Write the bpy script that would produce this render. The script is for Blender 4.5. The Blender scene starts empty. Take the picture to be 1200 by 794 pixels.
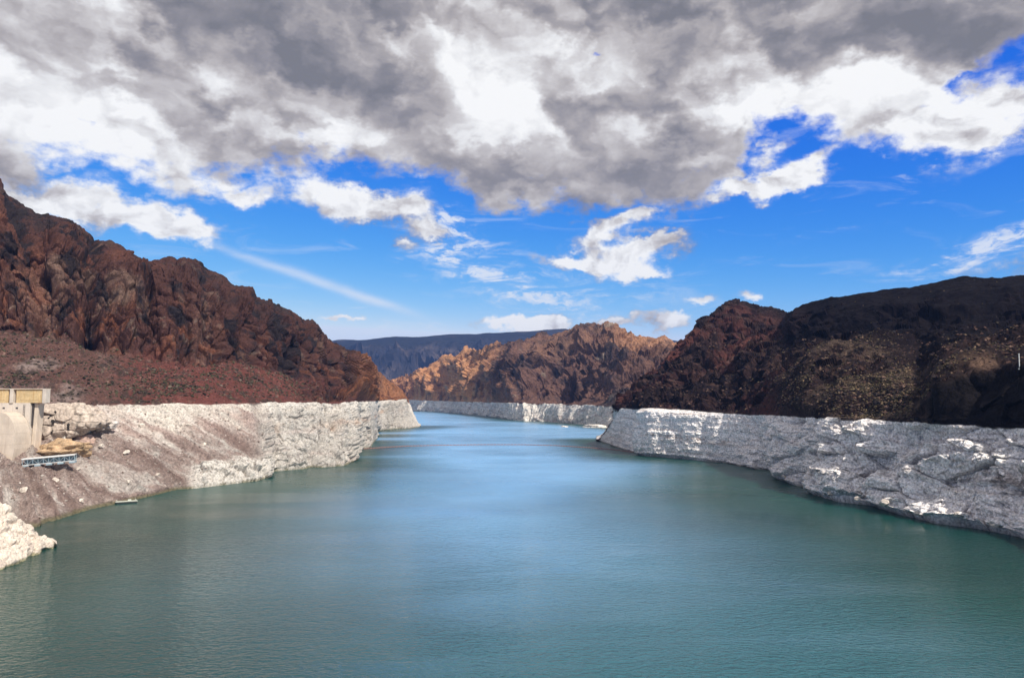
import bpy, bmesh, math, random
import numpy as np
from mathutils import Vector

random.seed(4)
rng = np.random.default_rng(7)
scene = bpy.context.scene
COL = scene.collection
R = math.radians

# ------------------------------------------------------------------ camera
CAM_Z = 50.6
F = 900.0                       # focal length in pixels of the 1200-wide photograph
PITCH = math.atan((465 - 397) / F)
cam_data = bpy.data.cameras.new("camera")
cam = bpy.data.objects.new("camera", cam_data)
COL.objects.link(cam)
cam.location = (0, 0, CAM_Z)
cam.rotation_euler = (R(90) + PITCH, 0, 0)
cam_data.sensor_width = 36.0
cam_data.lens = 36.0 * F / 1200.0
cam_data.clip_start = 1.0
cam_data.clip_end = 60000.0
scene.camera = cam

# ------------------------------------------------------------------ light and exposure
SUN_AZ = R(137)                 # measured from +Y (view direction) towards +X (photo's right)
SUN_EL = R(45)
sd = Vector((math.sin(SUN_AZ) * math.cos(SUN_EL), math.cos(SUN_AZ) * math.cos(SUN_EL), math.sin(SUN_EL)))
sun_data = bpy.data.lights.new("sun", 'SUN')
sun_data.energy = 5.0
sun_data.angle = R(0.55)
sun_data.color = (1.0, 0.93, 0.82)
sun = bpy.data.objects.new("sun", sun_data)
sun.rotation_euler = (-sd).to_track_quat('-Z', 'Y').to_euler()
sun.location = (300, -300, 900)
COL.objects.link(sun)

vs = scene.view_settings
vs.view_transform = 'Standard'
vs.look = 'None'
vs.exposure = 0.0
vs.gamma = 1.0
vs.use_curve_mapping = False
scene.cycles.max_bounces = 6
scene.cycles.volume_bounces = 0
scene.cycles.use_denoising = True

# ------------------------------------------------------------------ small node toolkit
class NT:
    def __init__(self, tree):
        self.t = tree
        self.n = tree.nodes
        self.l = tree.links
    def new(self, typ, **kw):
        nd = self.n.new(typ)
        for k, v in kw.items():
            setattr(nd, k, v)
        return nd
    def put(self, sock, v):
        if v is None:
            return
        if isinstance(v, bpy.types.NodeSocket):
            self.l.new(v, sock)
        else:
            sock.default_value = v
    def m(self, op, a, b=None, c=None, clamp=False):
        nd = self.new('ShaderNodeMath', operation=op, use_clamp=clamp)
        for i, v in enumerate((a, b, c)):
            self.put(nd.inputs[i], v)
        return nd.outputs[0]
    def v(self, op, a, b=None, c=None):
        nd = self.new('ShaderNodeVectorMath', operation=op)
        for i, x in enumerate((a, b, c)):
            self.put(nd.inputs[i], x)
        return nd.outputs['Value'] if op in ('DOT_PRODUCT', 'LENGTH') else nd.outputs[0]
    def noise(self, vec, scale, detail=4, rough=0.5, dist=0.0, lac=2.0, color=False, dim='3D'):
        nd = self.new('ShaderNodeTexNoise', noise_dimensions=dim)
        self.put(nd.inputs['Vector'], vec)
        nd.inputs['Scale'].default_value = scale
        nd.inputs['Detail'].default_value = detail
        nd.inputs['Roughness'].default_value = rough
        nd.inputs['Lacunarity'].default_value = lac
        nd.inputs['Distortion'].default_value = dist
        return nd.outputs['Color' if color else 'Fac']
    def smooth(self, x, lo, hi, a=0.0, b=1.0):
        nd = self.new('ShaderNodeMapRange', interpolation_type='SMOOTHSTEP')
        self.put(nd.inputs['Value'], x)
        for k, v in (('From Min', lo), ('From Max', hi), ('To Min', a), ('To Max', b)):
            self.put(nd.inputs[k], v)
        return nd.outputs[0]
    def mix(self, fac, a, b, blend='MIX'):
        nd = self.new('ShaderNodeMix', data_type='RGBA', blend_type=blend)
        self.put(nd.inputs[0], fac)
        self.put(nd.inputs[6], a)
        self.put(nd.inputs[7], b)
        return nd.outputs[2]
    def ramp(self, fac, stops, interp='LINEAR'):
        nd = self.new('ShaderNodeValToRGB')
        cr = nd.color_ramp
        cr.interpolation = interp
        while len(cr.elements) > 1:
            cr.elements.remove(cr.elements[-1])
        for i, (p, c) in enumerate(stops):
            e = cr.elements[0] if i == 0 else cr.elements.new(p)
            e.position = p
            e.color = (*c, 1)
        self.put(nd.inputs[0], fac)
        return nd.outputs[0]

# ------------------------------------------------------------------ picture geometry (bearing + distance -> place)
CP, SP = math.cos(PITCH), math.sin(PITCH)
def ray(px, py):
    a = (np.asarray(px, float) - 600.0) / F
    b = (397.0 - np.asarray(py, float)) / F
    return a, CP - b * SP, SP + b * CP
def at(px, py, D):
    a, dy, dz = ray(px, py)
    t = D / dy
    return np.stack(np.broadcast_arrays(a * t, D + 0 * a, CAM_Z + dz * t), -1)
def at_water(px, py):
    a, dy, dz = ray(px, py)
    t = -CAM_Z / dz
    return np.stack([a * t, dy * t, 0 * t], -1)
def bearing(px, py):
    a, dy, dz = ray(px, py)
    n = np.sqrt(a * a + dy * dy + dz * dz)
    return float(np.arctan2(a, dy)), float(np.arcsin(dz / n))

# ------------------------------------------------------------------ sky with its cloud deck
world = bpy.data.worlds.new("World")
scene.world = world
world.use_nodes = True
world.cycles.sampling_method = 'NONE'
def build_sky():
    t = NT(world.node_tree)
    def nz(*a, **k):
        return t.noise(*a, dim='2D', **k)
    t.n.clear()
    out = t.new('ShaderNodeOutputWorld')
    bg = t.new('ShaderNodeBackground')
    t.l.new(bg.outputs[0], out.inputs[0])
    sky = t.new('ShaderNodeTexSky', sky_type='NISHITA')
    sky.sun_disc = False
    sky.sun_elevation = SUN_EL
    sky.sun_rotation = SUN_AZ
    sky.altitude = 3000
    sky.air_density = 1.0
    sky.dust_density = 0.0
    sky.ozone_density = 2.2
    STR = 0.10
    # the deep, saturated blue of dry desert air
    sc_ = t.new('ShaderNodeSeparateColor')
    t.l.new(sky.outputs[0], sc_.inputs[0])
    cc_ = t.new('ShaderNodeCombineColor')
    for i, (gain, power, top) in enumerate(((12.0, 3.0, 0.75), (1.75, 1.38, 0.85), (1.1, 0.30, 1.0))):
        ch = t.m('POWER', t.m('MULTIPLY', sc_.outputs[i], STR), power)
        t.l.new(t.m('MULTIPLY', t.m('MINIMUM', t.m('MULTIPLY', ch, gain), top), 1 / STR), cc_.inputs[i])
    blue = cc_.outputs[0]
    tc = t.new('ShaderNodeTexCoord')
    d = tc.outputs['Generated']
    sep = t.new('ShaderNodeSeparateXYZ')
    t.l.new(d, sep.inputs[0])
    x, y, z = sep.outputs
    az = t.m('ARCTAN2', x, y)
    el = t.m('ARCSINE', z)
    comb = t.new('ShaderNodeCombineXYZ')
    t.l.new(az, comb.inputs[0]); t.l.new(el, comb.inputs[1])
    ae = comb.outputs[0]
    # stretched coordinates: clouds are wider than tall
    st = t.v('MULTIPLY', ae, (1.0, 1.55, 1.0))
    wn = nz(st, 7.0, 5, 0.6, color=True)
    warp = t.v('MULTIPLY', t.v('SUBTRACT', wn, (0.5, 0.5, 0.5)), (0.075, 0.060, 0.0))
    q = t.v('ADD', ae, warp)
    wn2 = nz(st, 24.0, 4, 0.6, color=True)
    q2 = t.v('ADD', q, t.v('MULTIPLY', t.v('SUBTRACT', wn2, (0.5, 0.5, 0.5)), (0.030, 0.024, 0.0)))
    sq = t.new('ShaderNodeSeparateXYZ'); t.l.new(q, sq.inputs[0])
    def blob(px, py, rx, ry, rot=0.0, src=None):
        a0, e0 = bearing(px, py)
        c, sn = math.cos(R(rot)), math.sin(R(rot))
        kx, ky = F / rx, F / ry
        v0 = src or q2
        if abs(rot) < 0.01:
            v = t.v('MULTIPLY_ADD', v0, (kx, ky, 0), (-a0 * kx, -e0 * ky, 0))
            r2 = t.v('DOT_PRODUCT', v, v)
        else:
            du = t.m('ADD', t.v('DOT_PRODUCT', v0, (c * kx, sn * kx, 0)), -(a0 * c + e0 * sn) * kx)
            dv = t.m('ADD', t.v('DOT_PRODUCT', v0, (-sn * ky, c * ky, 0)), -(-a0 * sn + e0 * c) * ky)
            r2 = t.m('MULTIPLY_ADD', du, du, t.m('MULTIPLY', dv, dv))
        return t.m('EXPONENT', t.m('MULTIPLY', r2, -1.0))
    def total(items, src=None):
        acc = None
        for (px, py, rx, ry, amp, *rot) in items:
            b = t.m('MULTIPLY', blob(px, py, rx, ry, rot[0] if rot else 0.0, src), amp)
            acc = b if acc is None else t.m('ADD', acc, b)
        return acc
    # --- lower edge of the grey deck, as elevation over bearing
    edge = [(-2400, 250), (-900, 230), (-300, 215), (0, 214), (150, 222), (300, 222), (345, 214), (430, 205), (500, 215), (560, 232), (640, 252),
            (710, 254), (790, 238), (850, 226), (878, 200), (895, 163), (950, 158), (1010, 182), (1070, 172), (1110, 150), (1150, 95),
            (1190, 60), (1260, 40), (1500, 90), (2000, 160), (3600, 230)]
    fc = t.new('ShaderNodeFloatCurve')
    cur = fc.mapping.curves[0]
    pts = []
    for (px, py) in edge:
        if -400 < px < 1600:
            a0, e0 = bearing(px, py)
        else:
            a0, e0 = (px - 600) / 1000.0, 0.27 + 0.03 * math.sin(px)
        pts.append((min(max((a0 + math.pi) / (2 * math.pi), 0), 1), e0 / 1.6))
    cur.points[0].location = (0, 0.27 / 1.6)
    cur.points[1].location = (1, 0.27 / 1.6)
    for p in pts:
        cur.points.new(*p)
    fc.mapping.update()
    t.put(fc.inputs['Value'], t.m('MULTIPLY_ADD', sq.outputs[0], 1 / (2 * math.pi), 0.5))
    edge_el = t.m('MULTIPLY', fc.outputs[0], 1.6)
    over = t.m('SUBTRACT', sq.outputs[1], edge_el)
    n_edge = nz(st, 11.0, 6, 0.56)
    n_edge2 = nz(st, 42.0, 3, 0.55)
    over_n = t.m('ADD', over, t.m('MULTIPLY_ADD', n_edge, 0.15, -0.075))
    over_n = t.m('ADD', over_n, t.m('MULTIPLY_ADD', n_edge2, 0.03, -0.015))
    deck = t.smooth(over_n, -0.006, 0.030)
    # holes of blue in the deck
    holes = total([(690, 68, 9, 4, 0.55), (95, 140, 8, 5, 0.35), (200, 152, 9, 4, 0.35), (1185, 95, 40, 26, 1.3),
                   (925, 165, 40, 12, 0.4), (1128, 90, 18, 8, 0.5)])
    hole = t.smooth(t.m('ADD', holes, t.m('MULTIPLY_ADD', n_edge, 0.7, -0.35)), 0.30, 0.75)
    deck = t.m('MULTIPLY', deck, t.m('SUBTRACT', 1.0, hole))
    # --- separate cumulus
    puffs = [(110, 243, 95, 19, 1.0, -6), (190, 264, 40, 11, 0.85, -8), (30, 235, 40, 14, 0.8), (410, 238, 68, 17, 1.05, -4), (480, 248, 25, 14, 0.6), (285, 232, 26, 10, 0.7),
             (500, 272, 22, 10, 0.75), (470, 284, 10, 8, 0.5), (735, 296, 56, 16, 1.15, 6), (665, 303, 32, 8, 0.9), (752, 318, 32, 8, 0.9), (775, 280, 26, 7, 0.75, 10),
             (690, 272, 26, 12, 0.72, 30), (735, 258, 42, 10, 0.8, 20), (612, 379, 52, 8, 0.95), (640, 375, 24, 8, 0.7), (720, 379, 20, 7, 0.85), (778, 381, 27, 8, 0.95),
             (821, 357, 26, 6, 0.8, 4), (896, 352, 13, 7, 0.8), (407, 378, 24, 3.4, 0.7), (950, 197, 30, 12, 1.0, 25), (890, 222, 60, 10, 1.0, 6), (905, 185, 26, 11, 0.55, 40),
             (1145, 140, 46, 34, 1.15, 20), (1080, 150, 40, 20, 0.7), (1130, 172, 20, 8, 0.6), (1320, 300, 90, 14, 0.9), (-220, 300, 110, 16, 0.9)]
    puff_f = total(puffs)
    n_puff = nz(st, 20.0, 7, 0.62)
    pf = t.m('ADD', puff_f, t.m('MULTIPLY', t.m('MULTIPLY_ADD', n_puff, 1.5, -0.78), t.smooth(puff_f, 0.02, 0.30)))
    puff = t.smooth(pf, 0.06, 0.66)
    # fair-weather cumulus elsewhere round the horizon, outside what the puffs above set
    away = t.smooth(t.m('ABSOLUTE', az), 0.85, 1.1)
    n_far = nz(st, 6.0, 5, 0.6)
    low = t.smooth(el, 0.01, 0.06)
    puff = t.m('MAXIMUM', puff, t.m('MULTIPLY', t.m('MULTIPLY', away, low), t.smooth(n_far, 0.55, 0.64)))
    dens = t.m('MAXIMUM', deck, puff)
    # --- thin cirrus
    rot = t.new('ShaderNodeMapping')
    t.l.new(ae, rot.inputs['Vector'])
    rot.inputs['Rotation'].default_value = (0, 0, R(14))
    rot.inputs['Scale'].default_value = (9, 44, 1)
    n_cir = nz(rot.outputs[0], 1.0, 7, 0.62, 0.6)
    veil = total([(540, 290, 80, 40, 0.55, -15), (560, 318, 80, 9, 0.8, -24), (600, 345, 40, 8, 0.6, -20),
                  (690, 345, 120, 34, 0.40), (1140, 300, 70, 10, 0.8, 14), (1190, 268, 50, 12, 0.7, 12), (970, 268, 50, 4, 0.6, 6), (1050, 212, 26, 5, 0.5),
                  (930, 300, 60, 6, 0.3), (520, 255, 40, 28, 0.5), (480, 388, 200, 10, 0.30)], src=q)
    trail = total([(300, 305, 62, 4.5, 0.34, -18), (370, 328, 60, 5.5, 0.42, -18), (440, 354, 46, 5, 0.5, -18)], src=t.v('ADD', ae, t.v('MULTIPLY', warp, (0.2, 0.2, 0))))
    trail = t.m('MULTIPLY', trail, t.m('MULTIPLY_ADD', n_cir, 1.2, 0.4))
    rip = nz(t.v('MULTIPLY', q, (1.0, 3.2, 1.0)), 26.0, 5, 0.6)
    grain = t.m('MULTIPLY', t.smooth(n_cir, 0.36, 0.66), t.smooth(rip, 0.30, 0.68))
    cirrus = t.m('MULTIPLY', t.smooth(t.m('MULTIPLY', veil, t.m('MULTIPLY_ADD', grain, 1.5, 0.12)), 0.02, 0.95), 0.85)
    cirrus = t.m('MAXIMUM', cirrus, t.m('MULTIPLY', t.smooth(n_cir, 0.54, 0.8), 0.22))
    cirrus = t.m('MAXIMUM', cirrus, trail)
    # --- light in the clouds: thick grey bellies, white where thin or sunlit from the right
    sw = t.v('ADD', st, warp)
    lump = nz(sw, 4.2, 6, 0.48)
    lump_s = nz(t.v('ADD', sw, (0.030, 0.055, 0)), 4.2, 6, 0.48)
    relief = t.m('SUBTRACT', lump, lump_s)
    fine = nz(sw, 19.0, 4, 0.52)
    fine_s = nz(t.v('ADD', sw, (0.010, 0.018, 0)), 19.0, 4, 0.52)
    relief2 = t.m('SUBTRACT', fine, fine_s)
    glow = total([(615, 95, 60, 34, 0.36, 15), (575, 118, 50, 24, 0.20), (560, 80, 24, 30, 0.2), (715, 88, 42, 14, 0.38), (797, 90, 20, 18, 0.40, 40), (430, 150, 48, 20, 0.36), (400, 165, 24, 18, 0.2), (480, 175, 70, 26, 0.16), (243, 84, 28, 13, 0.42),
                  (60, 165, 150, 42, 0.30, -8), (45, 150, 20, 20, 0.2), (225, 175, 18, 16, 0.24), (200, 200, 130, 20, 0.34, -8), (60, 60, 90, 40, 0.22), (20, 90, 60, 40, 0.14), (1130, 135, 60, 34, 0.55, 20), (960, 112, 120, 30, 0.26), (860, 95, 60, 22, 0.18),
                  (925, 205, 45, 18, 0.5, 20), (1040, 90, 60, 30, 0.22), (850, 228, 40, 8, 0.2), (640, 150, 90, 30, 0.12), (560, 190, 60, 24, 0.06),
                  (290, 120, 140, 34, -0.17, -38), (370, 60, 110, 40, -0.10), (760, 14, 260, 22, -0.20), (660, 215, 120, 26, -0.10), (480, 60, 34, 46, -0.10), (150, 60, 90, 24, -0.08, -35),
                  (770, 190, 80, 30, -0.07), (940, 150, 60, 14, -0.10), (1010, 40, 130, 24, -0.10), (1180, 40, 60, 20, -0.06)], src=q2)
    B = t.m('ADD', 0.575, glow)
    B = t.m('ADD', B, t.m('MULTIPLY', relief, 1.3))
    B = t.m('ADD', B, t.m('MULTIPLY', relief2, 0.32))
    B = t.m('ADD', B, t.m('MULTIPLY', t.m('SUBTRACT', lump, 0.5), 0.5))
    # billows: rounded heads lit from above on their sunward side
    def heads(vec, scale):
        vo = t.new('ShaderNodeTexVoronoi', feature='SMOOTH_F1', voronoi_dimensions='2D')
        t.put(vo.inputs['Vector'], vec)
        vo.inputs['Scale'].default_value = scale
        vo.inputs['Smoothness'].default_value = 0.35
        vo.inputs['Detail'].default_value = 1.5
        vo.inputs['Roughness'].default_value = 0.5
        return vo.outputs['Distance']
    bw_ = t.v('MULTIPLY', t.v('ADD', q2, warp), (1.0, 1.5, 1.0))
    h1 = heads(bw_, 10.0)
    h1s = heads(t.v('ADD', bw_, (0.016, 0.030, 0)), 10.0)
    B = t.m('ADD', B, t.m('MULTIPLY', t.m('SUBTRACT', h1s, h1), 0.42))
    B = t.m('ADD', B, t.m('MULTIPLY', t.m('SUBTRACT', 0.42, h1), 0.24))
    # thin rims of the deck let the light through
    rim = t.m('SUBTRACT', 1.0, t.smooth(over_n, 0.0, 0.07))
    B = t.m('ADD', B, t.m('MULTIPLY', rim, 0.05))
    # lit cumulus
    Bp = t.m('ADD', 0.92, t.m('ADD', t.m('MULTIPLY', relief2, 1.3), t.m('MULTIPLY', relief, 0.8)))
    pw = t.m('MULTIPLY', puff, t.m('SUBTRACT', 1.0, t.m('MULTIPLY', t.smooth(over, 0.02, 0.07), 0.75)))
    B = t.m('ADD', t.m('MULTIPLY', B, t.m('SUBTRACT', 1.0, pw)), t.m('MULTIPLY', Bp, pw))
    ccol = t.ramp(B, [(0.0, (0.21, 0.21, 0.235)), (0.25, (0.305, 0.292, 0.315)), (0.45, (0.455, 0.425, 0.43)), (0.65, (0.63, 0.605, 0.61)), (0.85, (0.86, 0.86, 0.87)), (1.0, (1.0, 1.0, 1.0))])
    ccol = t.mix(1.0, ccol, (1 / STR, 1 / STR, 1 / STR, 1), 'MULTIPLY')
    white = (0.86 / STR, 0.9 / STR, 0.97 / STR, 1)
    c1 = t.mix(cirrus, blue, white)
    c2 = t.mix(dens, c1, ccol)
    t.l.new(c2, bg.inputs['Color'])
    bg.inputs['Strength'].default_value = STR
build_sky()

# ------------------------------------------------------------------ vectorised noise for the terrain
_perm = rng.permutation(256).astype(np.int32)
_grad = rng.normal(size=(256, 3)).astype(np.float32)
_grad /= np.linalg.norm(_grad, axis=1, keepdims=True)
_rnd = rng.random((256, 3)).astype(np.float32)
def _h(ix, iy, iz):
    return _perm[(_perm[(_perm[ix & 255] + iy) & 255] + iz) & 255]
def perlin(p):
    p = np.asarray(p, np.float32)
    i = np.floor(p).astype(np.int32)
    f = p - i
    u = f * f * f * (f * (f * 6 - 15) + 10)
    ix, iy, iz = i[..., 0], i[..., 1], i[..., 2]
    fx, fy, fz = f[..., 0], f[..., 1], f[..., 2]
    res = 0
    for dx in (0, 1):
        wx = u[..., 0] if dx else 1 - u[..., 0]
        for dy in (0, 1):
            wy = u[..., 1] if dy else 1 - u[..., 1]
            for dz in (0, 1):
                wz = u[..., 2] if dz else 1 - u[..., 2]
                g = _grad[_h(ix + dx, iy + dy, iz + dz)]
                res = res + wx * wy * wz * (g[..., 0] * (fx - dx) + g[..., 1] * (fy - dy) + g[..., 2] * (fz - dz))
    return res * 1.6
def fbm(p, o=4, gain=0.5, lac=2.03):
    r, a, s = 0, 1.0, 0.0
    p = np.asarray(p, np.float32)
    for k in range(o):
        r = r + a * perlin(p + 17.3 * k)
        s += a
        a *= gain
        p = p * lac
    return r / s
def ridged(p, o=4, gain=0.55, lac=2.07):
    r, a, s = 0, 1.0, 0.0
    p = np.asarray(p, np.float32)
    for k in range(o):
        n = 1 - np.minimum(np.abs(perlin(p + 9.1 * k)) * 1.5, 1)
        r = r + a * n * n
        s += a
        a *= gain
        p = p * lac
    return r / s
def worley(p, jitter=0.72, tilt=0.0):
    """distance to the nearest and second nearest feature point and the nearest cell's random value (plus a tilted facet)"""
    p = np.asarray(p, np.float32)
    i = np.floor(p - 0.5).astype(np.int32)
    f1 = np.full(p.shape[:-1], 9.0, np.float32)
    f2 = f1.copy()
    best = np.zeros(p.shape[:-1], np.int32)
    corner = np.zeros(p.shape[:-1], np.int8)
    n_ = 0
    for dx in (0, 1):
        for dy in (0, 1):
            for dz in (0, 1):
                c = i + np.array((dx, dy, dz), np.int32)
                hh = _h(c[..., 0], c[..., 1], c[..., 2])
                r = p - (c + 0.5 + (_rnd[hh] - 0.5) * jitter)
                dd = np.sqrt((r * r).sum(-1))
                near = dd < f1
                f2 = np.where(near, f1, np.minimum(f2, dd))
                f1 = np.where(near, dd, f1)
                best = np.where(near, hh, best)
                corner = np.where(near, n_, corner)
                n_ += 1
    cid = _rnd[(best * 7 + 3) & 255, 0]
    if tilt:
        off = np.array([(a, b, c) for a in (0, 1) for b in (0, 1) for c in (0, 1)], np.int32)
        rel = p - (i + off[corner] + 0.5 + (_rnd[best] - 0.5) * jitter)
        cid = cid + tilt * (rel * _grad[(best * 5 + 11) & 255]).sum(-1)
    return f1, f2, cid
def sstep(x, a, b):
    t = np.clip((x - a) / (b - a), 0, 1)
    return t * t * (3 - 2 * t)
def lerp(a, b, t):
    return a + (b - a) * t
def mixc(a, b, t):
    return a + (np.asarray(b, np.float32) - a) * np.asarray(t)[..., None]

# ------------------------------------------------------------------ materials
def rock_material(name, scale, bump=0.5, dist=0.5, rough=0.92, vary=0.3):
    m = bpy.data.materials.new(name)
    m.use_nodes = True
    t = NT(m.node_tree)
    t.n.clear()
    out = t.new('ShaderNodeOutputMaterial')
    b = t.new('ShaderNodeBsdfPrincipled')
    t.l.new(b.outputs[0], out.inputs[0])
    at_ = t.new('ShaderNodeAttribute', attribute_name='tone')
    geo = t.new('ShaderNodeNewGeometry')
    pos = geo.outputs['Position']
    n1 = t.noise(pos, scale, 6, 0.65)
    n2 = t.noise(pos, scale * 0.17, 4, 0.6)
    k = t.m('ADD', t.smooth(n1, 0.28, 0.72, 1 - vary, 1 + vary), t.m('MULTIPLY_ADD', n2, 0.5, -0.25))
    kc = t.new('ShaderNodeCombineXYZ')
    for i in range(3):
        t.l.new(k, kc.inputs[i])
    col = t.mix(1.0, at_.outputs['Color'], kc.outputs[0], 'MULTIPLY')
    t.l.new(col, b.inputs['Base Color'])
    b.inputs['Roughness'].default_value = rough
    b.inputs['Specular IOR Level'].default_value = 0.06
    bp = t.new('ShaderNodeBump')
    bp.inputs['Strength'].default_value = bump
    bp.inputs['Distance'].default_value = dist
    hgt = t.m('ADD', n1, t.m('MULTIPLY', t.noise(pos, scale * 3.1, 3, 0.6), 0.4))
    t.l.new(hgt, bp.inputs['Height'])
    t.l.new(bp.outputs[0], b.inputs['Normal'])
    return m
def plain_material(name, color, rough=0.7, metal=0.0, nscale=1.0, vary=0.25, bump=0.1, stain=None):
    m = bpy.data.materials.new(name)
    m.use_nodes = True
    t = NT(m.node_tree)
    t.n.clear()
    out = t.new('ShaderNodeOutputMaterial')
    b = t.new('ShaderNodeBsdfPrincipled')
    t.l.new(b.outputs[0], out.inputs[0])
    tc = t.new('ShaderNodeTexCoord')
    pos = tc.outputs['Object']
    n1 = t.noise(pos, nscale, 6, 0.65)
    c = t.mix(t.smooth(n1, 0.3, 0.7), (*[x * (1 - vary) for x in color], 1), (*[min(1, x * (1 + vary)) for x in color], 1))
    if stain:
        sm = t.new('ShaderNodeMapping')
        t.l.new(pos, sm.inputs['Vector'])
        sm.inputs['Scale'].default_value = (1.0, 1.0, 0.12)
        n3 = t.noise(sm.outputs[0], nscale * 2.5, 5, 0.65)
        c = t.mix(t.smooth(n3, 0.5, 0.72), c, (*stain, 1))
    t.l.new(c, b.inputs['Base Color'])
    b.inputs['Roughness'].default_value = rough
    b.inputs['Metallic'].default_value = metal
    bp = t.new('ShaderNodeBump')
    bp.inputs['Strength'].default_value = bump
    bp.inputs['Distance'].default_value = 0.1
    t.l.new(n1, bp.inputs['Height'])
    t.l.new(bp.outputs[0], b.inputs['Normal'])
    return m

def water_material():
    m = bpy.data.materials.new("lake_water")
    m.use_nodes = True
    t = NT(m.node_tree)
    t.n.clear()
    out = t.new('ShaderNodeOutputMaterial')
    b = t.new('ShaderNodeBsdfPrincipled')
    t.l.new(b.outputs[0], out.inputs[0])
    geo = t.new('ShaderNodeNewGeometry')
    pos = geo.outputs['Position']
    sepp = t.new('ShaderNodeSeparateXYZ')
    t.l.new(pos, sepp.inputs[0])
    big = t.noise(pos, 0.006, 4, 0.55)
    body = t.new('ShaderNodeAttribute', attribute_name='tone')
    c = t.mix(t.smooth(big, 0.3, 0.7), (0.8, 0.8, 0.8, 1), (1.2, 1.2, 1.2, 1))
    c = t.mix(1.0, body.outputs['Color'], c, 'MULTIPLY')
    t.l.new(c, b.inputs['Base Color'])
    b.inputs['IOR'].default_value = 1.45
    # the breeze ruffles the open water by the dam; the narrows up-lake lie calm
    calm = t.smooth(t.m('ADD', sepp.outputs[1], t.m('MULTIPLY_ADD', t.noise(pos, 0.008, 3, 0.5), 160, -80)), 190, 460)
    lane = t.new('ShaderNodeMapping')
    t.l.new(pos, lane.inputs['Vector'])
    lane.inputs['Rotation'].default_value = (0, 0, R(20))
    lane.inputs['Scale'].default_value = (0.35, 1.0, 1)
    gust = t.smooth(t.noise(lane.outputs[0], 0.022, 5, 0.6, 0.8), 0.36, 0.62)
    t.put(b.inputs['Roughness'], t.m('ADD', t.m('MULTIPLY_ADD', gust, 0.05, 0.06), t.m('MULTIPLY', calm, 0.20)))
    def wave(rotz, sx, sy, scale, detail, rough):
        mp = t.new('ShaderNodeMapping')
        t.l.new(pos, mp.inputs['Vector'])
        mp.inputs['Rotation'].default_value = (0, 0, R(rotz))
        mp.inputs['Scale'].default_value = (sx, sy, 1)
        return t.noise(mp.outputs[0], scale, detail, rough, 0.3)
    w1 = wave(28, 0.55, 1.0, 1.05, 3, 0.5)
    w2 = wave(-14, 0.6, 1.0, 0.36, 3, 0.5)
    h = t.m('ADD', t.m('MULTIPLY', w1, 0.85), t.m('MULTIPLY', w2, 0.8))
    bp = t.new('ShaderNodeBump')
    t.put(bp.inputs['Strength'], t.m('MULTIPLY', t.m('MULTIPLY_ADD', gust, 0.70, 0.22), t.m('MULTIPLY_ADD', calm, -0.72, 1.0)))
    bp.inputs['Distance'].default_value = 0.95
    t.l.new(h, bp.inputs['Height'])
    t.l.new(bp.outputs[0], b.inputs['Normal'])
    return m

# ------------------------------------------------------------------ object helpers
def tag(o, label=None, category=None, group=None, kind=None):
    if label: o["label"] = label
    if category: o["category"] = category
    if group: o["group"] = group
    if kind: o["kind"] = kind
    return o
def link_mesh(name, me, mat, parent=None):
    o = bpy.data.objects.new(name, me)
    if mat and not me.materials:
        me.materials.append(mat)
    COL.objects.link(o)
    if parent:
        o.parent = parent
    return o
def from_arrays(name, verts, quads, mat, tone=None, smooth=True):
    verts = np.asarray(verts, np.float32)
    quads = np.asarray(quads, np.int32)
    k = quads.shape[1]
    me = bpy.data.meshes.new(name)
    me.vertices.add(len(verts))
    me.vertices.foreach_set('co', verts.ravel())
    me.loops.add(quads.size)
    me.loops.foreach_set('vertex_index', quads.ravel())
    me.polygons.add(len(quads))
    me.polygons.foreach_set('loop_start', np.arange(0, quads.size, k, dtype=np.int32))
    me.polygons.foreach_set('use_smooth', np.full(len(quads), smooth))
    if tone is not None:
        ca = me.color_attributes.new('tone', 'FLOAT_COLOR', 'POINT')
        rgba = np.ones((len(verts), 4), np.float32)
        rgba[:, :3] = tone
        ca.data.foreach_set('color', rgba.ravel())
    me.update(calc_edges=True)
    me.validate()
    return link_mesh(name, me, mat)
def empty(name, loc, rz=0.0):
    o = bpy.data.objects.new(name, None)
    o.location = loc
    o.rotation_euler = (0, 0, rz)
    COL.objects.link(o)
    return o
def bm_obj(name, bm, mat, parent=None, smooth=False):
    me = bpy.data.meshes.new(name)
    bmesh.ops.recalc_face_normals(bm, faces=bm.faces)
    for f in bm.faces:
        f.smooth = smooth
    bm.to_mesh(me)
    bm.free()
    return link_mesh(name, me, mat, parent)
def add_box(bm, c, s, bevel=0.0):
    r = bmesh.ops.create_cube(bm, size=1.0)
    for v in r['verts']:
        v.co = Vector((v.co.x * s[0] + c[0], v.co.y * s[1] + c[1], v.co.z * s[2] + c[2]))
    if bevel:
        es = list({e for v in r['verts'] for e in v.link_edges})
        bmesh.ops.bevel(bm, geom=es, offset=bevel, segments=1, affect='EDGES')
def add_bar(bm, p, q, w, sides=6):
    p, q = Vector(p), Vector(q)
    d = q - p
    r = bmesh.ops.create_cone(bm, cap_ends=True, segments=sides, radius1=w, radius2=w, depth=d.length)
    mat = d.to_track_quat('Z', 'Y').to_matrix().to_4x4()
    mat.translation = (p + q) / 2
    bmesh.ops.transform(bm, matrix=mat, verts=r['verts'])

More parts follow.
